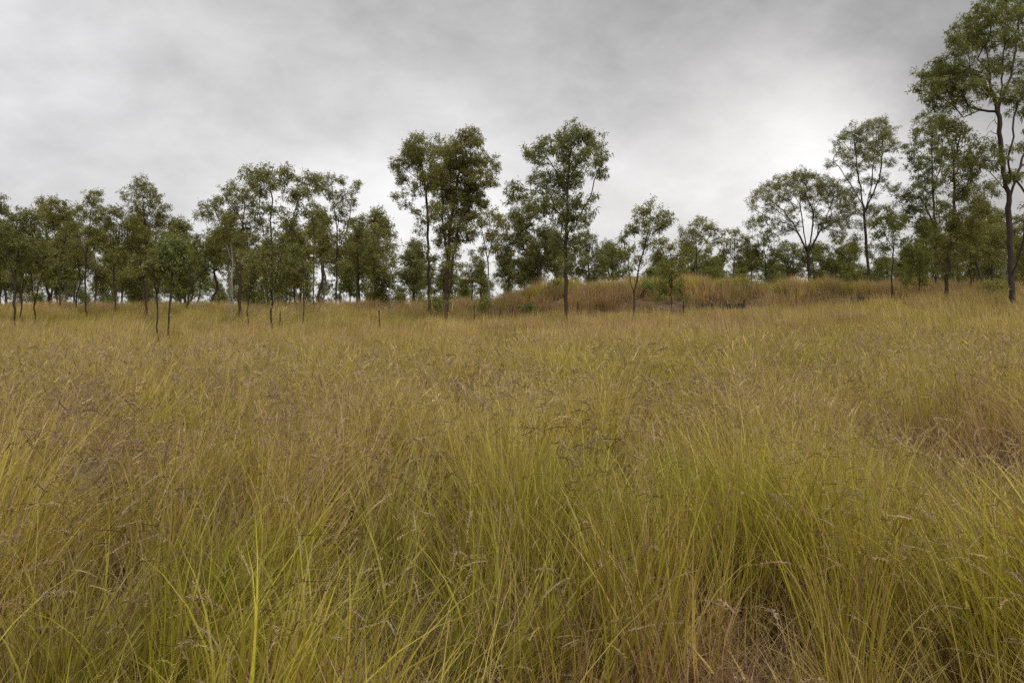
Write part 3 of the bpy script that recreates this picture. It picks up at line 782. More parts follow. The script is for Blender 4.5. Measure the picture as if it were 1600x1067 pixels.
NTREE = [0]
def tree(label, u, D, r_trunk, lines, blobs, category='tree', group='eucalypts of the open woodland', tone=(1, 1, 1), bark=None, dens=1.0, per=46,
         dead='', depth=0.75, size=(0.12, 0.19), wid=(0.030, 0.046), tuft=0.30, name='eucalypt_tree', seed=None, droop=0.7):
    """lines: ';'-joined pixel points per limb, limbs separated by '|'; the first starts at the ground"""
    NTREE[0] += 1
    r = np.random.default_rng(seed or 500 + NTREE[0])
    if D < 0: D = find_D(u, -D)
    r_trunk = r_trunk * 0.74; per = int(per * 1.38)
    size = (size[0] * 1.0, size[1] * 1.05); wid = (wid[0] * 1.0, wid[1] * 1.05); tuft = tuft * 1.25
    bx, by = U(u, D), D
    bz = gz(bx, by) - 0.05
    B = pts(blobs)
    us = [b[0] for b in B]; halfw = (max(us) - min(us)) / 2 / F * D + 0.3
    def wp(uu, vv, dy=0.0):
        DD = D + dy
        return np.array([U(uu, DD) - bx, dy, CAMZ + (HOR - vv) / F * DD - bz])
    Ls = []
    for li, ln in enumerate(lines.split('|')):
        p = pts(ln)
        drift = r.normal(0, 0.25) if li == 0 else r.uniform(-1, 1) * halfw * 0.7
        P = []
        for i, (uu, vv) in enumerate(p):
            P.append(wp(uu, vv, 0.0 if i == 0 else drift * i / len(p)))
        if li == 0: P[0] = np.array([0, 0, 0.0])
        elif vv is not None and P[0][2] < 1.1: P[0][2] = 0.0
        Ls.append(np.array(P))
    # limbs start on whatever is already there
    for li in range(1, len(Ls)):
        if Ls[li][0][2] > 1.1:
            allp = []
            for L in Ls[:li]:
                for a, b in zip(L[:-1], L[1:]):
                    for t in np.linspace(0, 1, 9): allp.append(a + (b - a) * t)
            allp = np.array(allp); d = np.hypot(allp[:, 0] - Ls[li][0][0], allp[:, 2] - Ls[li][0][2])
            Ls[li][0] = allp[int(np.argmin(d))]
    tg = []
    for b in B:
        uu, vv, rr = b[:3]
        rm = rr * D / F * 1.27
        dy = r.uniform(-1, 1) * halfw * depth
        c = wp(uu, vv, 0); c[1] += dy; 
        k = D / (D + dy)
        n = max(5, int((rm / 0.25) ** 2 * 2.2 * dens))
        q = r.normal(0, 1, (n, 3)); q /= np.linalg.norm(q, axis=1, keepdims=True)
        q *= r.uniform(0.25, 1.0, (n, 1)) ** 0.6 * rm * np.array([1, 1.15, 0.85])
        # keep the outline where it belongs although the clump stands nearer or farther
        cx = (bx + c[0]) / k - bx; czz = (bz + c[2] - CAMZ) / k + CAMZ - bz
        tg.append(np.array([cx, c[1], czz]) + q)
    tg = np.concatenate(tg)
    low = tg[:, 2].min()
    pos, par, nsk, tips = grow(Ls, tg, r, max(0.5, min(low - 0.6, 2.5)))
    paths = skeleton_paths(pos, par, nsk, tips, r_trunk)
    root = link(name, None, loc=(bx, by, bz), label=label, category=category, group=group)
    link('trunk', tube_mesh(paths, 'trunk', bark or M_BARK), root)
    cr = link('crown', leaves_mesh(tg, r, per, size, wid, tuft, droop), root)
    cr.color = (*tone, 1)
    for dl in [q for q in dead.split('|') if q]:
        P = np.array([wp(a, b, 0) for a, b in pts(dl)])
        P[:, 1] += np.linspace(0, -0.8, len(P))
        fine = [P[0]]
        for a, b in zip(P[:-1], P[1:]):
            for t in (0.33, 0.66, 1.0): fine.append(a + (b - a) * t + r.normal(0, 0.03, 3))
        fine = np.array(fine); R = np.linspace(0.028, 0.006, len(fine))
        sub = [(fine, R)]
        for j in range(3, len(fine), 2):
            e = fine[j] + (fine[j] - fine[j - 1]) * r.uniform(1.0, 2.0) + np.array([r.normal(0, .15), 0, r.uniform(0, .3)])
            sub.append((np.array([fine[j], (fine[j] + e) / 2 + r.normal(0, .03, 3), e]), np.array([0.010, 0.007, 0.004])))
        link('dead_branch', tube_mesh(sub, 'dead_branch', M_PALE), root, label='bleached leafless branch')
    return root

DK_ = (0.9, 0.95, 0.88); OLV = (1.08, 1.05, 0.88); LT = (1.3, 1.3, 1.35); GRY = (1.1, 1.08, 1.3)
# --- the big ones, right to left
tree('tallest tree, dark forked trunk at the right edge, cut by the frame top', 1584, 38.5, 0.185,
     '1584,452;1577,380;1577,315;1570,280;1564,230;1561,170;1567,112;1570,70;1572,10|1577,318;1590,270;1602,238;1614,190;1625,150;1630,90|1575,305;1557,281;1537,262;1515,250;1495,240|1561,180;1548,140;1545,100;1540,60;1535,20|1561,175;1580,120;1590,60;1592,10|1561,178;1530,173;1505,184|1584,430;1592,400;1601,360;1612,320',
     '1520,268,12;1537,284,10;1505,252,12;1552,296,9;1575,270,8;1530,140,15;1560,95,14;1510,70,14;1522,50,14;1570,150,12;1478,118,14;1460,135,12;1610,130,18;1500,130,14;1480,165,10;1510,165,10;1600,230,11;1592,270,9;1545,14,18;1571,11,18;1581,31,18;1597,17,16;1525,31,16;1508,45,16;1491,56,14;1539,48,15;1553,65,16;1581,56,18;1597,65,16;1502,82,10;1466,101,14;1485,101,14;1449,121,14;1438,135,10;1469,127,15;1452,150,14;1474,146,14;1497,118,15;1519,107,14;1497,152,13;1539,118,14;1542,146,12;1587,112,15;1587,146,14;1592,174,12;1548,231,11;1533,247,13;1570,239,11;1553,253,10;1560,-15,18;1590,-12,18;1620,15,20;1630,70,20;1625,120,18;1622,200,16;1640,160,18;1620,250,12;1460,168,9;1515,130,10;1525,75,12;1620,330,14;1640,300,16',
     dead='1561,200;1545,190;1525,210|1562,215;1540,208;1522,222', dens=1.05, per=52, tuft=0.30, name='gum_tree', tone=(.95, 1, .9))
tree('dense tree with dark crown just left of the tallest tree, trunk to the grass', 1476, 41.5, 0.13,
     '1476,455;1482,400;1488,350;1491,300;1490,250;1500,215|1482,390;1505,365;1520,345|1488,340;1470,300',
     '1490,200,14;1500,215,15;1512,245,16;1520,222,12;1490,265,16;1505,280,15;1500,335,16;1482,355,16;1520,350,14;1490,385,15;1513,380,14;1475,400,13;1500,305,13;1485,235,12;1512,300,12;1475,330,13;1530,330,11;1498,360,13;1470,375,12;1478,190,12;1500,410,12;1480,425,9', tone=OLV)
tree('tall dark bushy tree between the pale twin-stemmed tree and the tallest one', 1463, 53, 0.14,
     '1463,436;1462,380;1459,320;1457,270;1455,220|1461,360;1445,320;1430,300|1459,300;1470,260;1472,220',
     '1449,190,15;1470,190,13;1440,213,16;1425,230,11;1465,220,16;1430,252,14;1453,255,17;1478,245,13;1440,280,13;1430,300,15;1463,290,14;1410,312,12;1400,297,8;1440,320,15;1467,322,13;1415,335,12;1395,347,11;1440,350,14;1460,370,15;1445,395,13;1470,400,12', tone=DK_)
tree('tall pale feathery tree with bare twin upper stems, right of the broad tree', 1358, 55, 0.12,
     '1358,436;1354,390;1350,335;1345,300;1338,250;1334,220|1351,330;1362,290;1366,240;1372,200|1351,332;1374,280;1380,230|1349,325;1330,290;1310,260',
     '1372,192,12;1352,202,11;1385,206,10;1330,207,12;1315,221,10;1311,240,9;1297,256,7;1375,225,14;1393,230,10;1350,230,13;1330,240,10;1365,253,11;1388,254,8;1340,264,10;1325,277,8;1356,284,9;1375,277,7;1340,300,7;1365,305,6;1350,330,9;1325,255,8;1345,215,12;1360,240,13;1378,205,12;1350,350,8;1368,325,8;1332,320,9;1320,300,8;1365,345,7;1340,375,8;1360,390,9;1385,290,7',
     tone=GRY, dens=1.35, per=60, size=(.09, .14), wid=(.022, .034), droop=0.3)
tree('broad spreading tree with open greyish crown and radiating dark limbs', 1266, 56, 0.15,
     '1266,436;1264,410;1262,395|1263,400;1250,370;1240,350;1225,330;1205,315|1262,398;1255,355;1250,320;1240,295|1262,396;1270,350;1272,320;1270,295|1263,400;1285,355;1296,325;1305,305|1250,372;1232,345;1215,330',
     '1180,306,9;1195,296,11;1200,312,10;1177,322,6;1215,285,11;1235,281,12;1250,276,13;1270,280,13;1290,286,13;1305,300,12;1225,308,11;1245,300,12;1285,308,11;1310,320,11;1262,315,9;1230,333,8;1300,343,10;1212,345,7;1315,338,9;1240,325,7;1222,296,9;1275,335,10;1260,300,12;1290,300,12;1320,350,10;1240,350,9;1285,350,10;1310,365,10;1225,360,8;1205,325,9;1325,305,10;1325,330,11',
     tone=GRY, dens=1.35, per=60, size=(.09, .14), wid=(.024, .036), droop=0.35)
tree('tall tree standing alone before the mound, straight trunk rising from the grass', 885, 41, 0.135,
     '885,497;884,430;883,380;887,330;888,280;892,235;895,210|887,300;870,270;850,240|888,280;910,250;928,225|884,345;850,318;820,308|886,330;905,318;915,312',
     '895,206,17;910,215,14;882,214,13;929,221,14;932,240,12;934,258,12;937,270,7;854,229,15;838,238,12;830,240,7;870,232,12;841,258,9;832,278,7;845,272,8;908,250,14;885,258,17;868,281,16;892,285,18;905,275,12;848,295,13;811,302,13;799,313,8;803,295,8;915,312,13;888,318,17;861,315,15;830,318,12;918,335,9;888,345,14;870,340,13;912,350,7;880,368,12;898,372,11;870,385,10;892,392,10;850,330,11;870,310,12;900,345,11;882,235,13;915,240,10;880,410,7',
     dead='883,395;868,372;845,368|884,425;878,412;870,405|885,420;892,400;893,382', tone=(.95, 1.0, .92), dens=1.05, per=50)
tree('thick dark double trunk with the tallest crown of the centre clump', 697, 45, 0.17,
     '697,497;698,440;700,400;703,360;710,310;720,260;730,230|697,480;705,440;708,400;718,350;735,310;750,270|700,400;692,350;690,300;695,250|703,360;735,345;745,320',
     '735,214,13;748,220,8;725,224,16;755,248,15;768,262,10;700,238,16;720,250,20;690,262,18;745,278,18;715,288,20;690,293,16;765,288,10;740,310,17;710,328,18;685,330,13;735,343,13;700,353,15;725,370,12;690,375,10;710,390,12;698,415,9;740,290,12;705,228,12;730,260,16;705,310,16;722,318,14;755,315,9;720,350,12;735,300,14;700,270,14;712,375,10', bark=M_RED, tone=OLV, dens=1.3, per=50)
tree('slimmer tree on the left of the centre clump with branches reaching left', 671, 50, 0.11,
     '671,474;670,420;669,380;668,330;664,290;658,250|669,350;650,332;636,322;622,310|668,320;690,305;700,300|665,290;640,270;625,258',
     '638,237,13;624,254,9;650,224,14;676,222,12;645,254,16;662,246,14;668,268,15;630,284,10;618,308,7;634,322,7;660,290,13;674,320,9;655,360,7;650,330,6;625,270,8;615,262,5;685,240,12;660,395,9;676,405,10;658,380,7;652,238,13;672,285,13;685,280,12;640,300,7;668,340,10', tone=OLV, dens=1.25)
tree('pale slender trunk with thin crown at the left foot of the mound', 766, 50, 0.065,
     '766,466;763,430;762,405;757,380;752,355|762,402;768,380;772,350',
     '760,343,13;775,335,11;748,362,12;770,368,11;745,333,8;782,350,9;757,385,9;778,385,8', bark=M_PALE, tone=OLV, dens=0.9)
tree('bushy two-stemmed tree behind the left end of the mound', 843, 56, 0.16,
     '843,440;841,400;835,365;825,340|843,440;848,405;856,370|841,410;815,385;795,360|838,380;810,350;800,340',
     '835,330,13;808,335,10;860,372,14;838,415,12;775,370,8;800,350,15;822,343,16;790,378,14;812,368,14;850,360,16;825,385,17;848,393,16;785,408,12;808,415,12;832,418,14;792,432,9;868,388,14;862,415,11;815,438,8;778,392,8;778,430,7', dens=1.4)
tree('rounded dark tree just right of the lone tall tree, behind the mound', 921, 60, 0.11,
     '921,442;920,410;922,380|920,420;905,395|920,415;938,400',
     '905,383,14;922,378,12;925,398,14;905,405,13;920,420,13;940,408,10;895,420,12;935,428,10;912,362,8', tone=DK_)
tree('forked small tree with open crown standing before the middle of the mound', 990, 42, 0.065,
     '990,490;991,455;997,425;1003,400;1010,375;1016,345|991,460;984,430;980,400;976,385|1003,400;1022,372;1036,345|997,425;1012,410;1020,395',
     '1015,324,10;1003,330,9;1033,334,9;1043,338,6;1010,343,10;998,352,12;1018,360,12;985,363,10;970,378,9;1032,358,9;1010,382,11;985,390,9;1027,382,8;998,405,9;975,398,7;960,388,5;1040,348,5', tone=(1.1, 1.12, .95), dens=0.95)
tree('sapling with leaves down to the grass, beside a fence post before the mound', 1049, 43, 0.045,
     '1049,489;1050,450;1049,415;1047,388|1050,450;1038,435;1030,425|1050,440;1062,425',
     '1046,384,9;1056,392,10;1036,398,9;1062,408,9;1048,410,11;1038,422,9;1058,428,8;1032,445,8;1063,446,8;1046,452,9;1035,465,7;1060,462,8;1044,440,8', tone=(1.15, 1.12, .95), dens=0.85)
tree('small round-topped tree on the skyline right of the leafy sapling', 1090, 57, 0.06,
     '1090,438;1088,400;1086,370|1088,400;1105,375;1112,362',
     '1087,352,11;1073,363,10;1100,350,10;1115,360,10;1090,373,11;1106,385,10;1076,380,8;1064,372,6', tone=(1.15, 1.1, 1.0), dens=0.9)
tree('low dense bushy tree on the skyline under the small round-topped tree', 1098, 61, 0.08, '1098,440;1098,415;1097,400',
     '1078,410,12;1098,412,13;1116,408,12;1092,396,10;1070,424,9;1122,424,9;1108,424,11;1086,424,11', tone=(1.0, 1.05, .8))
tree('thin-crowned tree with a straight stem midway along the skyline gap', 1146, 57, 0.055,
     '1146,438;1147,400;1149,370|1147,410;1135,385|1147,405;1158,385',
     '1127,365,8;1146,364,9;1151,383,10;1136,390,9;1153,401,8;1160,372,7;1130,400,7;1140,378,7;1122,378,6', tone=(1.15, 1.1, 1.0), dens=.85)
tree('irregular tree at the left foot of the broad spreading tree', 1197, 58, 0.07,
     '1197,438;1196,400;1192,370;1190,350|1196,405;1180,385|1196,400;1206,380',
     '1190,345,10;1176,350,9;1205,360,9;1195,375,11;1180,393,12;1195,410,11;1166,393,10;1170,414,11;1208,395,9;1184,415,10;1160,408,8;1210,425,9;1172,375,8', tone=(.95, 1, .85))
tree('low bushy tree spreading beneath the left half of the broad tree', 1232, 63, 0.09, '1232,440;1232,420;1230,400',
     '1215,400,13;1235,393,13;1225,383,10;1250,408,13;1230,415,13;1213,418,11;1245,424,10;1260,400,10;1252,388,9', tone=(.95, 1.02, .8))
tree('low bushy tree spreading beneath the right half of the broad tree', 1297, 63, 0.09, '1297,440;1300,420;1298,400',
     '1290,400,12;1308,393,13;1300,413,13;1325,400,12;1282,414,11;1318,418,11;1332,385,9;1284,386,9;1310,375,9', tone=(.95, 1.02, .8))
tree('leafy small tree in front of the pale twin-stemmed tree, thin straight pole', 1394, 47, 0.05,
     '1394,470;1393,430;1396,390;1395,350|1395,385;1380,360|1395,375;1408,352',
     '1385,330,11;1397,343,13;1376,343,10;1402,362,11;1378,366,11;1390,384,9;1370,384,8;1408,345,8;1372,400,8;1365,350,8;1412,378,7', tone=(.95, 1.02, .8))
tree('low shrubby tree with leaves near the grass, left of the two dark trees', 1437, 46, 0.05,
     '1437,452;1437,425;1436,400|1437,428;1425,410|1437,425;1450,405',
     '1430,388,11;1444,380,10;1440,403,11;1423,404,10;1452,398,9;1430,422,9;1448,420,8;1415,390,8;1420,438,6;1445,438,6', tone=(.95, 1.02, .8))
tree('slender tree with reddish stem right of the dense dark tree', 1517, 50, 0.07,
     '1517,446;1516,410;1520,375;1525,350|1516,405;1505,380',
     '1528,348,12;1515,356,12;1530,370,13;1512,380,12;1522,392,11;1540,360,10;1505,398,9;1535,388,10', bark=M_RED, tone=OLV)
tree('crooked tree with a low fork close to the left of the tallest trunk', 1552, 52, 0.06,
     '1552,448;1550,420;1546,395;1552,365|1550,420;1560,395;1566,370',
     '1547,372,11;1560,362,12;1554,385,12;1570,380,11;1542,395,10;1565,400,10;1572,355,8;1552,405,8;1538,380,8', tone=OLV)
tree('leafy tree cut by the right edge behind the tallest trunk', 1608, 48, 0.08,
     '1608,456;1606,420;1602,380;1600,345|1606,410;1590,390',
     '1598,340,11;1604,360,13;1594,380,11;1606,392,13;1590,400,9;1615,375,13;1600,415,11;1586,420,9;1618,350,12;1592,435,8', tone=OLV)
# --- left grove, in front
LG = 'trees of the left grove'
def L(label, *a, **k):
    k.setdefault('group', LG)
    return tree(label, *a, **k)
L('dark leafy tree cut by the left edge of the picture', -6, 44, 0.10, '-6,505;-5,450;-3,400;0,350|-5,420;8,380',
  '2,313,9;-8,325,14;6,334,12;-4,352,14;8,362,12;-6,380,14;8,395,10;-2,410,12', tone=DK_)
L('dense dark round tree nearest the left edge, single trunk', 21, -502, 0.085, '21,505;24,455;26,410;30,360|24,440;12,405|25,420;42,385',
  '30,338,12;46,334,11;28,355,15;50,358,12;14,368,12;36,378,15;18,393,12;45,398,12;58,345,8;30,410,10;8,385,8;60,372,8', tone=DK_, dens=1.1)
L('small tree behind a post at left with a thin upright stem', 33, -499, 0.05, '33,500;34,460;36,430;38,410|34,455;45,430', '38,412,11;50,420,10;28,425,10;44,400,9;34,440,7;20,430,8')
L('V-forked reddish sapling third from the left edge', 54, -503, 0.06, '54,504;54,470;50,440;47,415|54,475;62,440;72,415|54,480;58,450;60,420',
  '60,402,11;73,398,10;46,414,10;78,414,11;64,420,9;84,402,8;70,385,8;52,392,9', bark=M_RED)
L('airy tree with sparse crown and sky showing between its branches', 97, -484, 0.065, '97,486;93,440;94,405;89,375;82,345|94,400;103,370;104,345|93,420;112,395',
  '72,318,9;84,312,8;92,321,10;102,320,9;75,334,8;100,342,6;107,330,6;90,340,6;96,372,6;106,380,7;84,384,6;64,312,6;110,396,7', tone=(1.1, 1.1, .95), dens=.8)
L('tree with a leaning crooked trunk left of the straight pale one', 116, -482, 0.065, '116,484;120,460;127,440;122,405;118,380|127,438;138,415', '112,370,9;122,384,10;108,392,9;130,400,10;118,408,9;138,412,8;104,408,8')
L('taller tree with a pointed sprig on top, fifth from left', 135, -490, 0.075, '135,491;133,440;134,400;140,370;142,330|134,400;120,372;124,345|134,410;152,380;158,355',
  '126,327,10;142,306,6;134,334,11;150,326,10;158,344,12;112,353,7;120,369,8;140,358,10;146,370,11;128,387,10;160,380,11;148,312,6;166,332,7;152,300,4;174,352,8', tone=OLV)
L('bushy tree with rounded crown and dark middle left of the tall reddish one', 181, -490, 0.07, '181,491;178,450;179,410;178,375|179,420;192,390|178,425;165,395',
  '186,337,10;170,349,10;195,350,10;173,361,12;190,370,12;166,384,10;200,384,10;181,394,11;178,330,7;202,340,8;186,408,9;165,408,8', tone=OLV)
L('tallest tree of the left part, rising in a narrow peak above the rest', 228, -489, 0.10, '228,491;230,440;228,400;226,360;224,320;222,290|229,430;245,395;255,370|228,400;210,375|226,350;240,325|229,440;222,470;216,492',
  '222,283,9;212,292,9;199,305,8;231,297,9;245,309,9;207,318,8;234,317,11;255,326,9;217,330,12;229,340,12;250,342,12;210,351,12;238,357,14;222,366,14;260,360,12;208,379,12;252,380,12;233,390,12;265,345,8;222,305,7', bark=M_RED, tone=OLV, dens=1.05)
L('nearest sapling of the left grove, the straighter of a pair standing well forward', 247, -527, 0.042, '247,528;246,480;245,440;244,415|246,455;240,430',
  '249,417,8;240,408,8;245,398,8;252,404,7;236,420,6;250,432,6', dens=.9)
L('slightly bowed sapling standing forward beside the straight one', 261, -529, 0.048, '261,530;264,490;267,450;268,415;268,395|267,430;280,402',
  '264,384,9;278,386,8;256,396,8;271,401,9;280,400,7;262,412,7;288,392,6;272,376,6', tone=(.9, 1.05, 1.0), dens=.9)
L('tree leaning steeply to the right with a long low limb', 288, -489, 0.075, '288,491;295,460;303,440;315,428;330,415;350,410|300,448;296,420;292,395|318,425;320,400',
  '300,394,11;320,388,11;336,398,10;310,408,10;291,380,11;350,400,10;325,372,10;362,408,8;340,384,9;280,396,8;308,372,9', tone=OLV)
L('straight pale-stemmed tree just left of the thick reddish trunk', 361, -496, 0.06, '361,498;363,450;364,410;360,370|364,410;352,380', '352,342,10;344,358,10;362,350,9;350,372,9;366,372,9;340,372,7', bark=M_PALE, tone=OLV)
L('thick reddish trunk carrying the wide uneven crown of the middle clump', 374, -490, 0.13, '374,492;375,440;377,400;379,360;382,330;384,305|377,400;350,360;335,325|378,380;405,350;415,325|380,345;362,310;358,295|376,410;345,385;322,350',
  '358,291,8;334,318,10;350,312,11;311,335,6;327,338,9;382,303,12;400,309,12;376,321,12;409,327,12;355,340,10;394,339,12;412,354,12;382,360,12;346,364,11;403,372,12;390,388,11;368,300,8;342,330,9;365,335,10;320,326,6;392,405,9;370,400,8', bark=M_RED, dens=1.05)
L('low crooked stem with a kink, between the reddish trunk and the forked tree', 391, -511, 0.05, '391,512;386,488;389,462;392,435;394,415|389,465;398,440', '396,402,9;386,410,8;402,414,8;392,424,7;380,398,7', bark=M_RED)
L('forked tree standing forward with high branches spreading into a flat airy top', 425, -512, 0.075, '425,513;424,460;425,420;425,385;422,345;426,312;420,285|425,392;448,375;458,340;465,315;452,290|424,395;412,370;405,320;408,290|426,470;431,480;428,500',
  '385,269,8;403,266,9;418,269,8;436,269,9;454,272,9;409,281,9;430,290,8;448,285,8;457,305,8;466,311,9;394,281,8;472,329,7;430,328,10;442,344,11;460,360,10;436,366,10;448,408,11;430,420,10;410,418,9;436,444,8;395,292,7;440,388,9;418,395,9;445,426,8;470,300,6;412,296,6', dens=.95)
L('thin dark sapling standing forward in the grass right of the forked tree', 473, -511, 0.035, '473,512;475,480;474,450;472,425|475,470;482,445', '472,420,9;463,431,7;483,432,8;474,440,7;466,410,6;480,418,6', dens=.85)
L('tall straight tree with the right-hand rounded top of the left grove', 524, -475, 0.08, '524,477;526,430;527,390;526,350;522,320;518,290|526,400;540,365;548,330;550,300|526,360;535,320;532,290',
  '514,282,10;532,282,8;500,288,8;502,297,9;520,305,10;538,305,9;553,294,6;547,314,8;529,323,10;541,330,7;508,344,8;540,350,8;541,371,10;532,395,10;522,372,8;548,385,9;512,410,9;538,415,8;525,344,7;558,288,4', tone=OLV)
L('slim tree sharing the rounded double top, left of the tall straight one', 489, -478, 0.07, '489,480;490,430;490,390;491,345;488,310|490,400;505,375|490,350;482,310;480,290',
  '484,276,9;475,287,8;492,284,9;487,302,8;496,279,8;490,320,7;496,338,8;484,360,10;501,368,11;488,386,11;511,381,9;476,300,6;480,335,6;494,405,9;478,395,8;466,280,5', tone=OLV)
L('tree with small separate tufts right of the rounded double top', 557, -474, 0.055, '557,476;558,430;559,390;560,365|558,400;570,375', '559,350,10;571,361,9;556,368,10;564,385,10;552,392,9;573,396,9;560,410,9;548,345,5;566,342,6;576,378,7')
L('rightmost tree of the left grove, drooping crown at the edge of the sky gap', 600, -474, 0.055, '600,476;600,435;598,400;590,375|600,410;612,385',
  '583,360,10;596,364,9;588,382,11;603,396,10;578,408,11;612,388,7;610,408,8;592,412,10;575,392,8;604,380,7;596,426,8;606,366,5', tone=OLV)
L('nearly bare whitish sapling standing alone before the sky gap', 612, -498, 0.035, '612,500;611,460;611,427;606,405;600,385|611,430;616,412;614,392', '600,398,5;618,405,5;606,415,4', bark=M_PALE, tone=OLV, dens=.5, per=26, dead='611,432;606,415;604,392|611,428;617,415;619,400')
L('low dark tree at the foot of the sky gap left of the centre clump', 645, 61, 0.07, '645,474;645,445;642,425|645,450;655,430', '638,405,12;652,420,11;634,426,11;628,446,9;644,438,10;656,440,9;622,425,7;650,395,7;640,452,8;660,410,8', tone=DK_)
L('thin-leaved tree between the double trunk and the pale slender one', 738, 56, 0.06, '738,476;738,440;740,410|738,440;750,420', '748,412,11;735,424,10;742,440,9;728,436,8;752,432,8;740,398,8;722,415,8', tone=OLV)
tree('dark tree filling the skyline between the rounded tree and the open forked one', 957, 62, 0.09, '957,444;957,415;955,400', '945,398,10;960,390,10;972,402,10;950,412,11;965,418,11;940,420,9;978,420,9;955,430,10;970,432,9;935,400,7', tone=DK_)

# --- trees farther in, behind the front ones: eight kinds, copied
def wild_proto(seed, h, w, r_trunk, tone, bark, low=0.46):
    r = np.random.default_rng(seed)
    lean = r.normal(0, 0.05)
    zs = np.linspace(0, h * 0.86, 6)
    tr = np.stack([lean * zs + r.normal(0, 0.14, 6) * (zs > 0), r.normal(0, 0.14, 6) * (zs > 0), zs], 1)
    lines = [tr]
    nb = 18
    bl = []
    for i in range(nb):
        f = r.uniform(low, 1.0) ** 0.9
        rr = w * math.sin(min(1, (1.06 - f) * 1.9) * 1.45) * r.uniform(0.15, 1.0)
        a = r.uniform(0, 6.28)
        bl.append((lean * f * h + rr * math.cos(a), rr * math.sin(a), f * h, r.uniform(0.45, 0.8)))
    tg = []
    for (x, y, z, rm) in bl:
        n = max(5, int((rm / 0.25) ** 2 * 1.7))
        q = r.normal(0, 1, (n, 3)); q /= np.linalg.norm(q, axis=1, keepdims=True)
        tg.append(np.array([x, y, z]) + q * r.uniform(0.3, 1, (n, 1)) * rm)
    tg = np.concatenate(tg)
    pos, par, nsk, tips = grow(lines, tg, r, 1.2)
    me_t = tube_mesh(skeleton_paths(pos, par, nsk, tips, r_trunk * 1.15), 'trunk', bark)
    me_c = leaves_mesh(tg, r, 34, (0.17, 0.26), (0.045, 0.066), 0.5)
    return me_t, me_c, tone
WP = [wild_proto(900 + i, *a) for i, a in enumerate([
    (7.5, 1.7, 0.08, (1, 1, .85), M_BARK), (8.5, 1.9, 0.10, (.9, .95, .8), M_BARK), (6.5, 1.5, 0.07, OLV, M_RED, 0.42), (9.0, 1.8, 0.10, OLV, M_BARK, 0.5),
    (5.5, 1.6, 0.06, (.95, 1.05, .8), M_BARK, 0.36), (7.0, 2.0, 0.09, (.9, 1, .8), M_RED, 0.45), (8.0, 1.5, 0.08, (1.1, 1.1, .9), M_PALE, 0.5), (4.2, 1.5, 0.05, (1, 1.05, .8), M_BARK, 0.3)])]
def wild(k, u, D, s, label, group, rz):
    me_t, me_c, tone = WP[k]
    x = U(u, D)
    root = link('eucalypt_tree', None, loc=(x, D, gz(x, D) - 0.06), label=label, category='tree', group=group)
    root.rotation_euler = (0, 0, rz); root.scale = (s, s, s)
    link('trunk', me_t, root)
    c = link('crown', me_c, root); c.color = (*tone, 1)
rr = random.Random(5)
def rowof(u0, u1, n, D0, D1, kinds, s0, s1, label, group):
    for i in range(n):
        u = u0 + (u1 - u0) * (i + rr.uniform(0.1, 0.9)) / n
        wild(rr.choice(kinds), u, rr.uniform(D0, D1), rr.uniform(s0, s1), label, group, rr.uniform(0, 6.28))
rowof(-60, 610, 18, 60, 68, [0, 2, 5, 6, 3], .82, 1.0, 'thin dark trunked tree in the shade behind the front of the left grove', 'trees inside the left grove')
rowof(-120, 620, 30, 86, 112, [2, 4, 5, 7, 0], .95, 1.25, 'distant low tree beyond the rise, closing the gaps under the left grove', 'trees beyond the rise')
rowof(560, 1000, 12, 88, 108, [4, 7], .95, 1.2, 'distant low tree beyond the rise, behind the centre clump', 'trees beyond the rise at the centre')
rowof(1000, 1700, 22, 84, 104, [4, 7, 2], 1.1, 1.4, 'distant low tree beyond the rise, behind the mound', 'trees beyond the rise at the right')
rowof(-60, 660, 17, 70, 84, [1, 3, 5, 0, 6], .88, 1.1, 'distant tree closing the back of the left grove against the sky', 'trees at the back of the left grove')
rowof(-40, 660, 9, 60, 74, [4, 7], .75, 1.0, 'low young tree growing under the left grove', 'young trees under the left grove')
rowof(640, 760, 6, 62, 76, [0, 5, 7, 4], .62, .8, 'small tree seen low behind the trunks of the centre clump', 'small trees behind the centre clump')
rowof(775, 960, 7, 62, 74, [4, 0, 5, 7], .70, .85, 'small tree seen low behind the left half of the mound', 'small trees behind the mound')
rowof(970, 1180, 8, 64, 76, [7, 4], .62, .8, 'small tree dotted along the skyline gap behind the mound', 'small trees along the skyline')
rowof(1200, 1420, 9, 66, 80, [7, 4, 2], .7, .95, 'low tree seen beneath the broad and the pale feathery trees', 'low trees beneath the broad tree')
rowof(1420, 1640, 13, 56, 76, [0, 2, 5, 6, 3], .62, .85, 'thin trunked tree in the dim stand at the right edge', 'trees in the stand at the right')
rowof(1400, 1660, 8, 60, 74, [4, 7], .8, 1.0, 'low young tree in the dim stand at the right edge', 'young trees in the stand at the right')

# --- shrubs
tree('bright green bush at the foot of the double trunk', 688, 47, 0.02, '688,480;688,470;688,462', '684,470,9;694,466,9;688,478,9;698,474,8;680,480,7', category='bush', group='bushes', name='bush', tone=(1.3, 1.35, .8), per=40)
tree('low dull green bush at the foot of the tallest tree', 1556, 43, 0.02, '1556,462;1556,452;1556,446', '1548,446,8;1560,444,8;1572,448,7;1554,454,7;1566,454,7', category='bush', group='bushes', name='bush', tone=(1.1, 1.1, .9), per=34)
tree('small dark green bush on the face of the mound left of the lone tall tree', 826, 46.5, 0.02, '826,488;826,482;826,478', '820,480,6;829,480,6;835,484,5;824,487,6', category='bush', group='bushes', name='bush', tone=(.9, 1.05, .75), per=34)
tree('dark green bush right of the pale slender trunk, on the mound end', 757, 48.5, 0.02, '757,480;757,474;757,468', '756,468,6;760,474,6;755,478,6', category='bush', group='bushes', name='bush', tone=(.9, 1.05, .75), per=34)

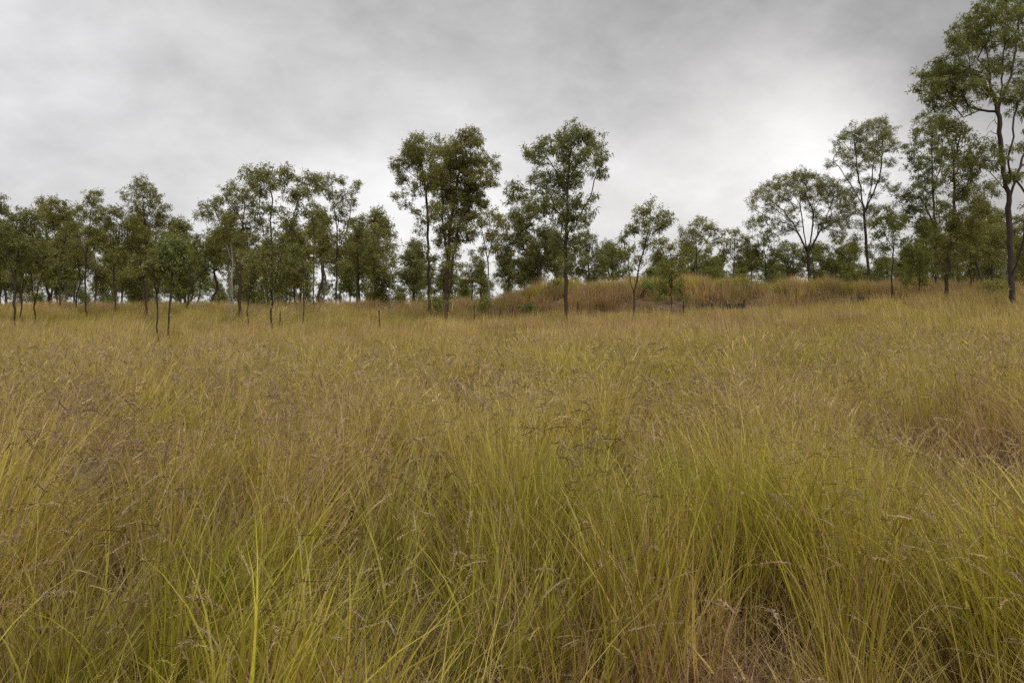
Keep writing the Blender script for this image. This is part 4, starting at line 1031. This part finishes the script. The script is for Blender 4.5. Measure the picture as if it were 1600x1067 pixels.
for (u, D, w, lb, tn) in [(1010, 50.5, 5, 'rounded green bush on the mound top right of the open forked tree', (1.0, 1.2, .8)), (1160, 51.5, 6, 'wide low green bush on the brow of the mound under the skyline gap', (1.1, 1.2, .8)),
                      (870, 51.5, 5, 'low olive bush on the mound top behind the lone tall tree', (1.1, 1.1, .8))]:
    zt = gz(U(u, D), D); vv = HOR - (zt + 0.75 - CAMZ) / D * F
    tree(lb, u, D, 0.02, f'{u},{vv+16};{u},{vv+8};{u},{vv}', f'{u-w},{vv+2},{w};{u+w},{vv+1},{w};{u},{vv-2},{w*.9:.1f};{u-w*2},{vv+6},{w*.8:.1f};{u+w*2},{vv+6},{w*.8:.1f};{u},{vv+8},{w}', category='bush', group='bushes', name='bush', tone=tn, per=30)

# ------------------------------------------------------------------ fence posts (steel pickets, Y section)
def picket_mesh(h):
    V = []; Fc = []
    for k in range(3):
        a = k * 2 * math.pi / 3 + 0.4
        d = np.array([math.cos(a), math.sin(a)]); p = np.array([-d[1], d[0]])
        L_, t = 0.034, 0.004
        base = len(V)
        for z in (0, h):
            for (q, s) in ((0, -1), (L_, -1), (L_, 1), (0, 1)):
                c = d * q + p * s * t
                V.append((c[0], c[1], z))
        b = base
        Fc += [(b, b + 1, b + 5, b + 4), (b + 1, b + 2, b + 6, b + 5), (b + 2, b + 3, b + 7, b + 6), (b + 4, b + 5, b + 6, b + 7)]
    return new_mesh('fence_post', V, Fc, M_STEEL)
PM = picket_mesh(1.62)
posts = [(24, 512, 'dark steel fence post in the grass at the far left below the first trees'),
         (437, 509, 'dark steel fence post just right of the forward forked tree'),
         (594, 506, 'dark steel fence post left of the nearly bare whitish sapling'),
         (743, 494, 'dark steel fence post in the grass right of the double trunk'),
         (904, 489, 'dark steel fence post just right of the lone tall tree'),
         (1068, 487, 'dark steel fence post right of the leafy sapling, left of the charred log'),
         (1393, 467, 'dark steel fence post on the right, under the thin straight pole tree')]
for (u, v, lb) in posts:
    D = find_D(u, v + 3); x = U(u, D)
    o = link('fence_post', PM, loc=(x, D, gz(x, D) - 0.08), label=lb, category='fence post', group='steel fence posts along the old fence line')
    o.rotation_euler = (rr.uniform(-.03, .03), rr.uniform(-.05, .05), rr.uniform(0, 3))

# ------------------------------------------------------------------ charred logs and a log-shaped dark hollow under the mound, half hidden boulder
def log_mesh(L_, r0, seed, n=15, s=12):
    r = np.random.default_rng(seed)
    P = np.stack([np.linspace(-L_ / 2, L_ / 2, n), np.cumsum(r.normal(0, 0.03, n)), np.cumsum(r.normal(0, 0.015, n))], 1)
    R = r0 * np.linspace(1.1, 0.7, n) * r.uniform(0.85, 1.15, n)
    V = []; Fc = []
    for i in range(n):
        for j in range(s):
            a = j / s * 6.283
            q = R[i] * (1 + r.normal(0, 0.10))
            V.append((P[i][0], P[i][1] + q * math.cos(a), P[i][2] + q * math.sin(a)))
    for i in range(n - 1):
        for j in range(s):
            Fc.append((i * s + j, (i + 1) * s + j, (i + 1) * s + (j + 1) % s, i * s + (j + 1) % s))
    c0 = len(V); V.append(tuple(P[0])); V.append(tuple(P[-1]))
    for j in range(0, s, 2):
        Fc.append((c0, j, (j + 1) % s, (j + 2) % s)); b = (n - 1) * s
        Fc.append((c0 + 1, b + (j + 2) % s, b + (j + 1) % s, b + j))
    return new_mesh('log', V, Fc, M_CHAR)
for (u, D, dz, L_, r0, ry, rz, lb) in [
    (1128, 47.3, 1.15, 2.7, 0.20, -0.05, 0.05, 'long blackened log lying along the foot of the mound'),
    (1108, 46.9, 0.85, 1.5, 0.13, 0.08, -0.3, 'shorter blackened log end poking out below the long log'),
    (1022, 46.9, 0.7, 1.2, 0.14, 0.15, 0.4, 'dark stub of wood in the grass left of the leafy sapling'),
    (1352, 48.0, 0.7, 2.0, 0.14, -0.03, 0.1, 'dark log shape put in for the dark hollow low in russet grass left of the right-hand post')]:  # last entry: dark body added to paint the shade of a hollow
    x = U(u, D)
    o = link('fallen_log', log_mesh(L_, r0, int(u)), loc=(x, D, gz(x, D) + dz * 0.45), label=lb, category='log', group='fallen logs below the mound')
    o.rotation_euler = (0, ry, rz)

def rock_mesh(seed, sx, sy, sz):
    r = np.random.default_rng(seed)
    import bmesh
    bm = bmesh.new(); bmesh.ops.create_icosphere(bm, subdivisions=3, radius=1.0)
    for v in bm.verts:
        c = v.co.copy()
        k = 1 + 0.10 * math.sin(3.1 * c.x + 1) + 0.09 * math.sin(4.3 * c.y + c.z * 3) + 0.03 * r.normal()
        c *= k
        c.z = min(c.z, 0.62 + 0.10 * c.x)
        c.x = max(-0.85, min(0.85, c.x))
        v.co = (c.x * sx, c.y * sy, c.z * sz)
    me = bpy.data.meshes.new('boulder'); bm.to_mesh(me); bm.free()
    me.materials.append(M_ROCK)
    return me
D = 6.0; x = U(138, D)
link('boulder', rock_mesh(3, 0.17, 0.15, 0.38), loc=(x, D, gz(x, D) + 0.38), label='flat-topped grey brown boulder almost hidden by the tall grass at left', category='boulder')
